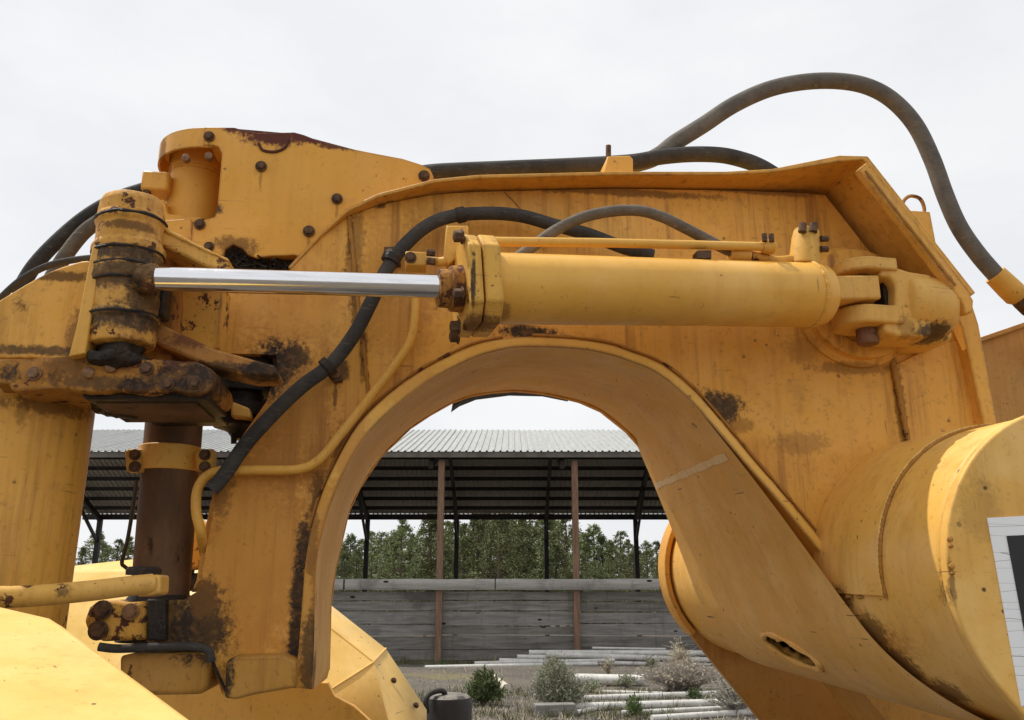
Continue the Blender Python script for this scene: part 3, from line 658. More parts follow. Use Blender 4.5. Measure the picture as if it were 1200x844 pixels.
# top flange (one bent plate with thickness)
fp = [P(x, y, d0 - o) for x, y, o in FL]
b = MB(); loops = []
for i, p in enumerate(fp):
    t_ = (fp[min(i+1, len(fp)-1)] - fp[max(i-1, 0)]).normalized(); t_ -= V * t_.dot(V); nr = t_.normalized().cross(V).normalized()
    if nr.z < 0: nr = -nr
    th = .012 if i < 9 else .02
    bkp = p + V * ((WD + 2 * FL[i][2]) / NK)
    loops.append([p, bkp, bkp + nr * th, p + nr * th])
b.rings(loops).build('top_flange', M_flange, goose, .003)
# doubled outer edge of the rear flange
fe = PL([(1016, 190), (1076, 266), (1135, 342), (1141, 352), (1140, 366), (1132, 368), (1126, 352), (1068, 276), (1006, 198)], d0 - .215)
MB().prism(fe, V * .03).build('edge_strip', M_flange, goose, .004)
w = MB(); weld(w, PL([(1014, 200), (1074, 277), (1120, 335)], d0 - .225), .006, 12); pass
MB().prism(PL([(1112, 350), (1138, 352), (1147, 380), (1170, 505), (1176, 560), (1160, 560), (1154, 500), (1128, 384)], d0 - .05), VW * 1.05).build('rear_flange', M_flange, goose, .004)
MB().prism(PL([(1048, 428), (1100, 402), (1130, 398), (1152, 500), (1154, 560), (1072, 560)], d0 - .008), V * .0075).build('doubler_plate', M_web, goose, .003)
# lifting eye and bracket behind the rear flange
MB().prism(PL([(1058, 246), (1090, 248), (1098, 290), (1104, 318), (1108, 430), (1062, 430)], d0 + .35), V * .10).build('bracket', M_flange, goose, .004)
ey = smooth(PL([(1060, 252), (1058, 238), (1066, 230), (1078, 233), (1083, 244), (1082, 254)], d0 + .38), 5)
MB().tube(ey, .007, 8).build('lifting_eye', M_weld, goose)
# clip on top of the flange, hose bracket
MB().prism(PL([(707, 206), (712, 183), (738, 182), (742, 186), (742, 206)], d0 + .05), V * .10).build('hose_bracket', M_line, goose, .004)
MB().cyl(P(713, 186, d0 + .1), P(713, 171, d0 + .1), .009).build('stud', M_bolt, goose)
# clevis boss and pad
cz = P(1000, 360, d0); rp_ = 76 * mpp(d0)
MB().lathe(cz + V * .02, -V, [(0, rp_*1.08), (.030, rp_*1.08), (.038, rp_*1.02), (.040, rp_*.97), (.066, rp_*.965), (.072, rp_*.90), (.073, rp_*.74), (.058, rp_*.72), (.058, rp_*.5)], 48).build('boss_pad', M_web, goose, .0, 30)
dc = 2.26
ca, cb_ = P(1058, 357, dc), P(1150, 375, dc + .05)
ax = (cb_ - ca).normalized(); rb = 43 * mpp(dc)
M_boss = paint('worn_yellow_boss', (.74, .43, .10), .06, .3, .5, .3, spots=[spot(1100, 388, 36, 14, 'g', .9, 2.2), spot(1062, 385, 12, 20, 'd', .5, 2.2)])
MB().lathe(ca - ax * .012, ax, [(-.012, rb*.80), (-.006, rb*.90), (.006, rb*.95), (.04, rb*.98), (.10, rb*1.0), (.13, rb*.96), (.15, rb*.84), (.162, rb*.6), (.165, 0)], 40).build('clevis_boss', M_boss, goose)
MB().prism(PL([(1070, 328), (1112, 338), (1122, 400), (1072, 402)], dc), V * .16).build('boss_root', M_boss, goose, .03, 38, 4)
def ear(py, th, x0=986, x1=1046):
    c = P(1008, py, dc); rr = 34 * mpp(dc); e = P(x1, py + 4, dc); wd = rr
    pts = []
    for i in range(13):
        a = math.pi/2 + math.pi * i / 12; pts.append(c + U * math.cos(a) * rr + V * math.sin(a) * rr)
    L = (e - c).dot(U); pts += [c + U * L - V * wd * .9, c + U * L + V * wd * .9]
    return MB().prism(pts, Z * th)
ear(325, 17 * mpp(dc), 986, 1038).build('clevis_ear', M_boss, goose, .005)
ear(386, 24 * mpp(dc)).build('clevis_ear', M_boss, goose, .006)
cp = PL([(1032, 310), (1044, 311), (1066, 318), (1092, 322), (1092, 394), (1066, 394), (1050, 394), (1036, 388), (1036, 370), (1042, 368), (1048, 362), (1050, 354), (1050, 336), (1047, 328), (1041, 324), (1032, 324)], dc - .062)
MB().prism(cp, V * .124).build('clevis_yoke', M_boss, goose, .011, 40, 3)
MB().box(P(1036, 345, dc + .03), [U, V, Z], [.032, .05, .05]).build('slot_shade_block', M_grease_shade, goose)  # black block added to paint the shade inside the clevis slot
# ---- torque tube
Cn = P(1296, 671, 1.8)
RT = .378
Cf = P(871, 668, 3.8); RF = (P(774, 668, 3.8) - Cf).length        # far end: a little slimmer
def TC(d, th, R=RT):
    f = (d - 1.8) / 2; k_ = 1 + (RF / RT - 1) * f
    return Cn.lerp(Cf, f) + U * (R * k_ * math.cos(th)) + Z * (R * k_ * math.sin(th))
def taper(d): return 1 - .055 * max(0, min(1, (d - 2.35) / 1.4))
def TT(d, th, extra=0): return TC(d, th, RT * .985 * taper(d) + extra)
def tube_sheet(d_of, R, th0, th1, d_far, thick, n=40):
    """a curved sheet on the tube; its near edge follows d_of(theta)"""
    loops = []
    for i in range(n + 1):
        th = rad(th0 + (th1 - th0) * i / n); dn = d_of(math.degrees(th)); df = d_far(math.degrees(th)) if callable(d_far) else d_far
        loops.append([TC(dn, th, R), TC(df, th, R), TC(df, th, R - thick), TC(dn, th, R - thick)])
    return MB().rings(loops)
def in_hole(d, th, grow=1):
    th = math.degrees(th) % 360
    u, v = (th - 221) / 6.5, (d - 2.78) / .11; return ((u - v) / 2.3) ** 2 + ((u + v) / 1.5) ** 2 < grow
b = MB(); nd, nth = 90, 120; vs = []; fs = []
for i in range(nd + 1):
    for j in range(nth): vs.append(TT(1.83 + (3.77 - 1.83) * i / nd, 2 * math.pi * (j + .5) / nth))
for i in range(nd):
    for j in range(nth):
        if not in_hole(1.83 + (3.77 - 1.83) * (i + .5) / nd, 2 * math.pi * (j + .5) / nth, 1.9): fs.append((i*nth + j, i*nth + (j+1) % nth, (i+1)*nth + (j+1) % nth, (i+1)*nth + j))
b.add(vs, fs); o = b.build('torque_tube', M_tube, goose, 0, 30); m = o.modifiers.new('wall', 'SOLIDIFY'); m.thickness = .02; m.offset = -1
tube_sheet(lambda t_: 2.07, RT*.985 + .010, 60, 189, 2.40, .012).build('doubler_plate', M_tube, goose, .003)
w = MB(); weld(w, [TC(2.068, rad(a), RT*.985 + .003) for a in range(62, 190, 8)] + [TC(2.068, rad(190), RT*.985 + .003)], .007, 12)
weld(w, [TC(2.09 + .06 * i, rad(190), RT*.985 + .003) for i in range(5)], .008, 7); pass
def wrap_near(t_):
    f = max(0, min(1, (t_ - 178) / 80)); return 2.33 - .42 * f ** .9
nq = 48; n = len(si_)
lr = lambda i: [si_[i].lerp(sb_[i], q / nq) for q in range(nq + 1)]
def trow(s_):
    out = []
    for q in range(nq + 1):
        f = q / nq; th = 183 + 41 * f + s_ * (100 - 22 * f); dn = wrap_near(th) * (1 - f) + 3.42 * f
        out.append((TT(dn, rad(th), .018), dn, rad(th)))
    return out
K0 = 13
trs = [trow(k_ / 44) for k_ in range(K0, 45)]
end, prv = lr(-1), lr(-4); bl = []
for h_ in range(1, 10):
    u = h_ / 10; row = []
    for e, p, t0_, t1_ in zip(end, prv, trs[0], trs[1]):
        L_ = (t0_[0] - e).length; m0 = (e - p).normalized() * L_; m1 = (t1_[0] - t0_[0]).normalized() * L_
        row.append(e * (2*u**3 - 3*u**2 + 1) + m0 * (u**3 - 2*u**2 + u) + t0_[0] * (3*u**2 - 2*u**3) + m1 * (u**3 - u**2))
    bl.append(row)
def clear(p):
    d_ = p.y - K * p.x; f_ = (d_ - 1.8) / 2; c_ = Cn.lerp(Cf, f_); v_ = p - c_
    a_, b_ = v_.dot(U), v_.z; th_ = math.atan2(b_, a_); q_ = TT(d_, th_, .018) - c_; rr = math.hypot(q_.dot(U), q_.z)
    h_ = math.hypot(a_, b_)
    return p if h_ >= rr else c_ + U * (math.cos(th_) * rr) + Z * (math.sin(th_) * rr)
bl = [[clear(p) for p in r_] for r_ in bl]
allr = [lr(i_) for i_ in range(n)] + bl + [[p[0] for p in t_] for t_ in trs]; NB = n + len(bl)
for it in range(140):                                   # fair the sheet where the leg runs out onto the tube
    new = {}
    for i_ in range(n - 14, NB + 14):
        new[i_] = [p * .5 + (a_ + c_) * .25 for p, a_, c_ in zip(allr[i_], allr[i_ - 1], allr[i_ + 1])]
    for i_, r_ in new.items(): allr[i_] = [clear(p) for p in r_] if i_ >= n - 3 else r_
b = MB(); w_ = nq + 1; fs = []
for i in range(len(allr) - 1):
    for j in range(nq):
        if i >= n - 2:
            p = allr[i][j]; dd_ = p.y - K * p.x; v_ = p - Cn.lerp(Cf, (dd_ - 1.8) / 2)
            if in_hole(dd_, math.atan2(v_.z, v_.dot(U))): continue
        fs.append((i*w_ + j, i*w_ + j + 1, (i+1)*w_ + j + 1, (i+1)*w_ + j))
b.add([p for r_ in allr for p in r_], fs)
b.build('arch_liner', M_liner, goose, 0, 60)
lipp = []
for k_ in range(49):
    a_, b_ = math.cos(k_ * math.pi / 24), math.sin(k_ * math.pi / 24)
    lipp.append(TT(2.78 + .11 * (1.5 * b_ - 2.3 * a_) / 2, rad(221 + 6.5 * (2.3 * a_ + 1.5 * b_) / 2), .019))
MB().tube(lipp, [.009 + .003 * math.sin(k_ * .9) for k_ in range(49)], 8).build('slot_lip', M_liner, goose)
# pale tape mark across the inside of the arch
b = MB(); rw = []
for k_ in range(13):
    q = .06 + .92 * k_ / 12; i = 59
    a, c, e = [allr[i + o_][round(q * nq)] for o_ in (-1, 0, 1)]
    t_ = (e - a).normalized(); nr = t_.cross((allr[i][-1] - allr[i][0]).normalized()); nr = nr if nr.dot(c - P(472, 690, 2.9)) < 0 else -nr
    hw = .012 + .003 * math.sin(k_ * 2.3)
    rw.append([c - t_*hw + nr*.003, c + t_*hw + nr*.003, c + t_*hw + nr*.0012, c - t_*hw + nr*.0012])
b.rings(rw).build('paint_mark', simple('pale_scuffed_mark', (.88, .72, .48), (.80, .56, .26), 40, .7, 0, .2, .002), goose)
# ---- draft arms
def arm(d, th, name):
    dirv = U * math.cos(rad(-54)) + Z * math.sin(rad(-54)); L = 1.25
    pts = [TC(d, rad(36 + 180 * i / 40), RT*1.005) for i in range(41)]
    e = TC(d, 0, 0) + dirv * L
    pts += [e + (pts[-1] - TC(d, 0, 0)) * .8, e + (pts[0] - TC(d, 0, 0)) * .8]
    return MB().prism(pts, V * th)
na = arm(1.8, .028, 'draft_arm').build('draft_arm', M_tube, goose, .006, 30, 3); na['label'] = 'near draft arm with a rounded end and white bordered number panel'
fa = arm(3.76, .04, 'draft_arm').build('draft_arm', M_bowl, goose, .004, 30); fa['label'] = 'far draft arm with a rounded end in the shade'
b = MB(); lp = []
for i in range(41):
    th = rad(60 + 165 * i / 40); lp.append([TC(3.72, th, RT*1.015), TC(3.82, th, RT*1.015), TC(3.82, th, RT*.955), TC(3.72, th, RT*.955)])
b.rings(lp).build('rim', M_flange, goose, .004)
npn = MB().prism(PL([(1157, 607), (1290, 600), (1330, 818), (1197, 828)], 1.798), V * .0019).build('number_panel', M_vinyl, na)
MB().prism(PL([(1180, 628), (1268, 624), (1300, 790), (1212, 800)], 1.796), V * .0019).build('number_field', M_black, na)
w = MB()
for px_, py_, r_ in ((1112, 632, 4), (1113, 640, 3), (1114, 664, 4), (1115, 672, 2.5)): MB().lathe(P(px_ + 1, py_, 1.797), -V, [(0, r_*.0018), (.004, r_*.0016), (.007, 0)], 8).build('weld_spatter', M_flange, na)
# ---- leg foot
MB().prism(PL([(265, 776), (272, 770), (330, 768), (346, 775), (346, 806), (300, 814), (276, 820), (263, 818)], d0 - .10), V * .11).build('foot_pad', M_block, goose, .006); lumpy(goose.children[-1], .005, .006, .06)
MB().prism(PL([(140, 768), (236, 766), (246, 772), (244, 806), (236, 814), (140, 816)], d0 - .02), V * .6).build('lower_jaw', M_block, goose, .012, 38, 3); lumpy(goose.children[-1], .008, .010, .06)
MB().prism(PL([(104, 712), (114, 704), (135, 703), (150, 706), (172, 704), (172, 750), (120, 752), (104, 744), (98, 728)], d0 - .02), V * .12).build('jaw_cap', M_rusty, goose, .01); lumpy(goose.children[-1], .005, .010, .03)
MB().prism(PL([(172, 702), (194, 702), (194, 751), (172, 751)], d0 - .03), V * .04).build('jaw_strap', M_grease_shade, goose, .004); lumpy(goose.children[-1], .004, .008, .02)
for x, y, r_, me in ((120, 715, 7.5, BM), (115, 739, 7.5, BM), (153, 717, 6.5, BM2)): bolt(goose, P(x, y, d0 - .03), r_ * mpp(d0), None, 'bolt', me)
# ---- cover plate over the kingpin with its rounded front guard
dk = 2.415
cvp = [(239, 149), (275, 149.5), (283, 152), (303, 156), (345, 155), (356, 158), (376, 166), (400, 172), (440, 180), (472, 186), (494, 193), (504, 198), (508, 207), (507, 213), (480, 219), (442, 234), (408, 250), (374, 281), (356, 302), (345, 299), (318, 300), (300, 302), (290, 298), (284, 291), (273, 286), (264, 292), (261, 303), (262, 312), (236, 306), (224, 290), (226, 262), (252, 254), (255, 240), (260, 180), (256, 172), (250, 170), (238, 170)]
MB().prism(PL(cvp, dk), V * .012).build('cover_plate', M_cover, goose, .002)
MB().prism(PL([(244, 152), (276, 151), (346, 157), (440, 182), (500, 197), (503, 208), (440, 232), (352, 300), (300, 300), (300, 200), (262, 175), (246, 170)], dk + .013), V * .5).build('cover_box', M_cover, goose)
gcn = P(244, 160, dk) + V * .19; b = MB(); lp = []; rg = .186
for i in range(31):
    a = rad(88 + 186 * i / 30); o = U * math.cos(a) * rg + V * math.sin(a) * rg; oi = o * .955
    zt_, zb_ = P(246, 149, dk).z, P(246, 172, dk).z
    lp.append([gcn * 1 + o + Z * (zt_ - gcn.z), gcn + o + Z * (zb_ - gcn.z), gcn + oi + Z * (zb_ - gcn.z), gcn + oi + Z * (zt_ - gcn.z)])
b.rings(lp).build('cover_guard', M_cover, goose, .002, 30)
lid = [gcn + (U * math.cos(rad(88 + 186*i/30)) + V * math.sin(rad(88 + 186*i/30))) * rg * .95 + Z * (P(246, 151, dk).z - gcn.z) for i in range(31)]
MB().prism(lid, -Z * .012).build('guard_lid', M_cover, goose)
for x, y, r_ in ((306, 195, 5.2), (395, 233, 5.2), (362, 271, 5.4), (497, 206, 5.4), (245, 160, 5), (245, 289, 4.5), (234, 263, 5)): bolt(goose, P(x, y, dk - .004), r_ * mpp(dk))
MB().lathe(P(395, 233, dk), -V, [(0, .016), (.003, .016)], 16).build('washer', M_bolt, goose)
wm = MB().tube(smooth(PL([(303, 168), (308, 176), (322, 178), (334, 173), (338, 164)], dk - .002), 5), .0045, 6).build('weld_scar', simple('bare_rust', RUSTRED, RUST, 30, .8, 0, .3), goose)
# ---- swivel housing under the guard
sw = P(228, 235, dk + .17); zs = lambda y: P(226, y, dk + .10).z; rs = 31 * mpp(dk + .13)
MB().lathe(Vector((sw.x, sw.y, zs(290))), Z, [(0, rs*1.2), (.05, rs*1.2), (.07, rs*1.04), (zs(196) - zs(290), rs), (zs(194) - zs(290), rs*1.08), (zs(178) - zs(290), rs*1.1), (zs(166) - zs(290), rs*1.1)], 36).build('swivel_housing', M_cover, goose, 0, 30)
MB().box(P(186, 219, dk + .12), [U, V, Z], [.04, .045, .032]).build('port_block', M_cover, goose, .008)
for y in (208, 226): MB().cyl(P(176, y, dk + .09), P(169, y, dk + .09), .012).build('bolt', M_bolt, goose)
MB().prism(PL([(180, 238), (192, 232), (196, 250), (240, 255), (226, 262), (222, 272), (180, 276)], dk + .06), V * .1).build('port_flange', M_cover, goose, .006)
MB().prism(PL([(194, 258), (224, 256), (226, 280), (224, 284), (194, 276)], dk + .02), V * .08).build('swivel_bracket', M_cover, goose, .003)
for x, y in ((219, 188), (246, 186)): MB().lathe(P(x, y, dk + .03), -V, [(0, .012), (.02, .012), (.024, 0)], 8).build('bolt', M_boltbright, goose)
# ---- black nest under the cover, knuckle under the ear
b = MB(); r = random.Random(2)
for i in range(40):
    p0_ = P(r.uniform(266, 335), r.uniform(306, 318), d0 + .05); d_ = Vector((r.gauss(0, 1), r.gauss(0, .4), r.gauss(0, .5))).normalized() * r.uniform(.02, .06)
    b.tube([p0_ - d_, p0_ + Vector((0, 0, .006)), p0_ + d_], .003, 4)
b.prism(PL([(258, 286), (345, 296), (345, 322), (258, 322)], d0 + .06), V * .2); b.build('black_nest', M_grease_shade, goose)  # loose strands and a black block fill the hole under the cover
kn = P(284, 460, d0 + .14); zk = lambda y: P(284, y, d0 + .06).z
MB().lathe(Vector((kn.x, kn.y, zk(510))), Z, [(0, .02), (.02, .035), (.03, .05), (.035, .075), (.06, .07), (.065, .082), (.10, .085), (.105, .06), (.13, .06), (.135, .09), (.16, .092), (.18, .11), (.25, .12)], 20, .012).build('lower_knuckle', M_grease_shade, goose)
MB().prism(PL([(271, 470), (292, 478), (294, 490), (270, 488)], d0 + .02), V * .05).build('grease_cap', M_line, goose, .006)
MB().cyl(P(274, 508, d0 + .1), P(274, 520, d0 + .1), .008).build('stud', M_grease_shade, goose)
MB().prism(PL([(258, 416), (328, 416), (330, 480), (318, 500), (300, 470), (258, 450)], d0 + .32), V * .3).build('recess_shade_block', M_grease_shade, goose)  # black block behind the knuckle paints the shade of the recess
# ---- bowl plate seen past the rear flange
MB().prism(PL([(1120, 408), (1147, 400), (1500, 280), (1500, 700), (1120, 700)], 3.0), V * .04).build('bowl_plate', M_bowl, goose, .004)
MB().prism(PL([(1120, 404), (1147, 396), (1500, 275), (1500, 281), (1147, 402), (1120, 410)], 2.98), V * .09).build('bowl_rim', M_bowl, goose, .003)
# cross member at the back of the arch
MB().prism(PL([(530, 478), (540, 471), (560, 463), (600, 458), (640, 459), (670, 465), (670, 420), (540, 420)], d0 + WD + .2), V * .1).build('cross_member', M_grease_shade, goose)
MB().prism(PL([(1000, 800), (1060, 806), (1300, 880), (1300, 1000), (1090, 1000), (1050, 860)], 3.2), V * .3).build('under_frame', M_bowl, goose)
# ---- hard line on the leg
hl = PL([(487, 345), (486, 375), (480, 402), (460, 432), (430, 470), (400, 508), (375, 538), (350, 550), (300, 551), (258, 552), (240, 560), (231, 576), (230, 600), (235, 622), (238, 640, 2.42), (244, 664, 2.52), (256, 690, 2.6)], d0 - .04)
MB().tube(smooth(hl, 7), 5.4 * mpp(d0), 12).build('hard_line', M_line, goose)
# clips and hose clamps on the web
MB().prism(PL([(450, 289), (468, 289), (470, 312), (452, 312)], d0 - .012), V * .012).build('clip_plate', M_bolt, goose, .002)
bolt(goose, P(457, 296, d0 - .015), 4 * mpp(d0), None, 'bolt', BM2)
MB().prism(PL([(384, 428), (398, 434), (402, 446), (392, 448), (384, 440)], d0 - .02), V * .02).build('clip_plate', M_bolt, goose, .003)
bolt(goose, P(393, 437, d0 - .03), 4.4 * mpp(d0), None, 'bolt', BM2)

# =================================================================== STEERING CYLINDER
e0, e1 = P(577, 338, 2.06), P(958, 346, 2.197)
axc = (e1 - e0).normalized(); vc = axc.cross(Z).normalized(); upc = vc.cross(axc).normalized()
if upc.z < 0: upc = -upc
RB = 43.5 * mpp(2.10)
cyl = thing('steering_cylinder', 'large yellow hydraulic cylinder with a bright chrome rod lying across the gooseneck', 'hydraulic cylinder', e0)
Lb = (e1 - e0).length
def CX(px, py, d=None):      # a point at the cylinder's own depth under that pixel column
    dd = 2.06 + (px - 577) / 391 * .14 if d is None else d
    return P(px, py, dd)
MB().lathe(e0, axc, [(-.01, RB*.99), (0, RB), (Lb - .05, RB), (Lb - .045, RB*1.015), (Lb - .02, RB*1.02), (Lb - .012, RB*.99), (Lb + .012, RB*.93), (Lb + .03, RB*.72), (Lb + .032, 0)], 64).build('barrel', M_barrel, cyl, 0, 32)
WMAT[0] = M_barrel; WPAR[0] = cyl; w = MB(); q = e1 - axc * .033; weld(w, [q + (upc * math.cos(rad(a)) + vc * math.sin(rad(a))) * RB * 1.012 for a in range(0, 361, 12)], .0065, 8); pass
rl = P(183, 327, 1.99); r0 = P(516, 336, 2.035); dr = (r0 - rl)
MB().lathe(rl - dr * .01, dr, [(0, 14.5 * mpp(2.0)), (dr.length * 1.05, 14.5 * mpp(2.0))], 96).build('rod', M_chrome, cyl)
MB().lathe(rl - dr.normalized() * .05, dr, [(0, .012), (.01, .03), (.03, .036), (.045, .036), (.052, .030)], 20, .006).build('rod_eye', M_pivot, cyl)
gl = P(512, 338, 2.035)
MB().lathe(gl, axc, [(0, .020), (.002, .048), (.03, .05), (.034, .058), (.065, .060)], 32, .003).build('gland', M_arm, cyl)
def headplate(x0, x1, hw, name):
    a, c = CX(x0, 336), CX(x1, 337)
    pts = []; h = 56 * mpp(2.05); wv_ = h * .96; ch = h * .38
    for sx, sy in ((-wv_ + ch, h), (wv_ - ch, h), (wv_, h - ch), (wv_, -h + ch), (wv_ - ch, -h), (-wv_ + ch, -h), (-wv_, -h + ch), (-wv_, h - ch)): pts.append(a + vc * sx + upc * sy)
    return MB().prism(pts, c - a).build(name, M_head, cyl, .005)
headplate(540, 554, 0, 'gland_flange'); headplate(556, 576, 0, 'head_flange')
for px_, py_, sd in ((540, 290, -1), (540, 356, -1), (538, 386, -.6), (540, 290, 1), (540, 384, 1)):
    p = CX(px_, py_) - V * (.07 if sd == -1 else .02 if sd == -.6 else -.08)
    MB().lathe(p, -axc, [(0, .02), (.004, .02), (.005, .015), (.022, .015), (.024, .010)], 6).build('bolt', M_bolt, cyl)
MB().prism(PL([(523, 264), (549, 264), (549, 283), (538, 300), (526, 310), (520, 300)], 2.09), V * .05).build('port_block', M_line, cyl, .004)
MB().prism(PL([(475, 294), (500, 295), (500, 311), (475, 310)], 2.12), V * .06).build('hose_flange', M_line, cyl, .004)
bolt(cyl, P(481, 302, 2.115), 5.5 * mpp(2.1))
MB().tube(smooth([P(500, 303, 2.13), P(508, 306, 2.12), P(516, 307, 2.11), P(530, 304, 2.10)], 4), .012, 10).build('elbow', M_line, cyl)
for y in (296, 306): MB().cyl(P(500, y, 2.10), P(510, y + 1, 2.10), .010, None, 8).build('bolt', M_bolt, cyl)
MB().tube([P(552, 283, 2.05), P(700, 284.5, 2.09), P(895, 289, 2.15)], 6.0 * mpp(2.1), 14).build('supply_line', M_barrel, cyl)
MB().lathe(P(893, 289, 2.15), axc, [(0, .018), (.02, .021), (.032, .021), (.042, .012), (.043, 0)], 16).build('line_fitting', M_line, cyl)
for dx_ in (-.012, .010): MB().cyl(P(901, 287, 2.13) + axc * dx_ + Z * .01, P(901, 287, 2.13) + axc * dx_ + Z * .032, .008, None, 8).build('bolt', M_bolt, cyl)
MB().prism(PL([(817, 293), (834, 293), (834, 303), (817, 303)], 2.1), V * .04).build('line_clip', M_bolt, cyl, .002)
MB().cyl(P(855, 298, 2.17), P(878, 299, 2.17), .021, .021).build('line_coupling', M_line, cyl)
MB().tube(smooth([P(878, 299, 2.17), P(895, 302, 2.18), P(910, 306, 2.18), P(930, 304, 2.19)], 4), .014, 10).build('elbow', M_rusty, cyl)
pb = P(943, 306, 2.19); pt = P(945, 270, 2.19); pd = pt - pb
MB().lathe(pb - pd * .2, pd, [(0, .045), (pd.length*.9, .040), (pd.length*1.0, .038), (pd.length*1.18, .036), (pd.length*1.19, .0)], 14).build('end_port', M_head, cyl, .003)
for x in (940, 953): MB().cyl(P(x, 272, 2.15), P(x + 1, 262, 2.15), .012, .011, 8).build('bolt', M_bolt, cyl)
for y in (280, 292): MB().cyl(P(962, y, 2.16), P(970, y, 2.16), .010, .009, 8).build('bolt', M_bolt, cyl)
# rod-end tongue and pin
t0, t1 = P(970, 343, 2.20), P(1022, 342, 2.235); hz = 16.5 * mpp(2.2)
MB().box((t0 + t1)/2, [t1 - t0, V, Z], [(t1 - t0).length/2, .045, hz]).build('tongue', M_boss, cyl, .006)
pp = P(1011, 345, dc + .0)
M_pin = simple('rusty_pin', (.16, .075, .04), (.26, .13, .075), 20, .7, .1, .3, .004, (.06, .03, .02))
b = MB(); zt_ = P(1011, 307, dc).z; zb_ = P(1011, 402, dc).z - .005
MB().lathe(Vector((pp.x, pp.y, zb_)), Z, [(0, .026), (.004, .031), (.045, .031), (.05, .028), (zt_ - zb_, .028)], 14).build('pin', M_pin, cyl, .002)

# =================================================================== HITCH POST, LEVER, KINGPIN COLUMN
hp = P(6, 600, 2.28); RP = (P(93, 600, 2.2) - P(4, 600, 2.2)).length
zz = lambda y, d=2.1: P(40, y, d).z
post = thing('hitch_post', 'thick round yellow hitch post at the left edge with a rusty flange', 'hitch post', (hp.x, hp.y, zz(780)))
zb_ = zz(800)
MB().lathe(Vector((hp.x, hp.y, zb_)), Z, [(0, RP*.98), (zz(460) - zb_, RP*1.0), (zz(420) - zb_, RP), (zz(385) - zb_, RP*.97), (zz(372) - zb_, RP*.8), (zz(370) - zb_, 0)], 56).build('post_body', M_post, post, 0, 30)
MB().prism(smooth(PL([(-60, 400), (-40, 372), (0, 351), (28, 334), (58, 318), (84, 309), (104, 305), (112, 316), (112, 350), (104, 416), (40, 420), (-60, 420)], 2.06), 2)[:-1], V * .30).build('shoulder', M_post, post, .03, 40, 5)
# the rusty flange arm: a lip round the post that runs on to the right
dl = 2.02
fl = [(-30, 420), (12, 420), (60, 418), (110, 417), (150, 420), (200, 422), (240, 427), (250, 440), (246, 458), (228, 462), (200, 458), (170, 461), (140, 458), (105, 460), (80, 456), (40, 457), (14, 458), (8, 450), (-30, 450)]
b = MB(); b.prism(smooth(PL(fl, dl), 3)[:-1], V * .24)
o = lumpy(b.build('flange_arm', M_arm, post, .016, 40, 4), .005, .012, .04)
for k_, (xa, xb, ya, yb, dd) in enumerate(((96, 246, 461, 468, 2.05), (110, 232, 470, 475, 2.09), (150, 250, 476, 481, 2.2))):
    MB().prism(PL([(xa, ya), (xb - 6, ya), (xb, ya + 3), (xb - 3, yb), (xa + 4, yb)], dd), V * .22).build('flange_plate', M_rustcol if k_ == 1 else M_grease_shade, post, .003)
for x, y in ((40, 438), (172, 432), (196, 450), (228, 448)): bolt(post, P(x, y, dl - .002), 6 * mpp(dl), None, 'bolt', BM if x > 100 else BM2)
for x, y in ((130, 430), (104, 437)): MB().lathe(P(x, y, dl), -V, [(-.01, .014), (.004, .014), (.007, .01), (.008, 0)], 10).build('grease_fitting', M_boltbright, post)
b = MB(); pc = P(146, 470, 2.24)
b.lathe(Vector((pc.x, pc.y, P(142, 487, 2.2).z)), Z, [(0, .025), (.008, .04), (.012, .055), (.02, .075), (.03, .08), (.034, .10), (.05, .11), (.075, .11)], 24, .01); lumpy(b.build('pivot_cap', M_grease_shade, post), .005, .02, .03)
# kingpin column
kc0, kc1 = P(208, 450, 2.5), P(187, 706, 2.5)
kcol = thing('kingpin_column', 'dark brown rusted upright column with a yellow clamp band beside the hitch post', 'column', kc1)
RK = 31 * mpp(2.5)
MB().cyl(kc1, kc0, RK * .96, RK, 40).build('column_tube', M_rustcol, kcol)
ba, bb = P(197, 553, 2.5), P(200, 524, 2.5)
MB().lathe(ba, bb - ba, [(0, RK*1.07), ((bb - ba).length, RK*1.07)], 40).build('clamp_band', M_line, kcol, .003)
for x0, x1 in ((146, 170), (228, 252)):
    MB().prism(PL([(x0, 530), (x0 + 4, 526), (x1 - 2, 526), (x1, 530), (x1 - 1, 554), (x0 + 2, 553)], 2.44), V * .03).build('clamp_ear', M_rusty, kcol, .004)
    for y in (533, 547): bolt(kcol, P((x0 + x1)/2, y, 2.435), 4.6 * mpp(2.45))
b = MB(); b.lathe(kc1 - Z * .1, Z, [(0, RK*1.25), (.06, RK*1.3), (.10, RK*1.15), (.12, RK)], 30, .01); b.build('column_foot', M_grease_shade, kcol)
# steering lever on top
lev = thing('steering_lever', 'greasy yellow pivot barrel with rusty arms holding the end of the chrome rod', 'steering lever', P(145, 412, 1.97))
pa, pb_ = P(142, 408, 2.05), P(156, 236, 2.05); av = pb_ - pa; Lp = av.length
rbv = 37 * mpp(2.05)
prof = [(0, rbv*.75), (.004, rbv*.97), (Lp*.16, rbv*1.0), (Lp*.17, rbv*1.06), (Lp*.20, rbv*1.07), (Lp*.22, rbv*1.0), (Lp*.40, rbv*1.02), (Lp*.42, rbv*1.1), (Lp*.50, rbv*1.1), (Lp*.52, rbv*1.03), (Lp*.60, rbv*1.04), (Lp*.62, rbv*1.1), (Lp*.66, rbv*1.1), (Lp*.68, rbv*1.0), (Lp*.80, rbv), (Lp*.82, rbv*1.05), (Lp*.86, rbv*1.05), (Lp*.87, rbv), (Lp*.96, rbv*.97), (Lp, rbv*.88), (Lp + .004, 0)]
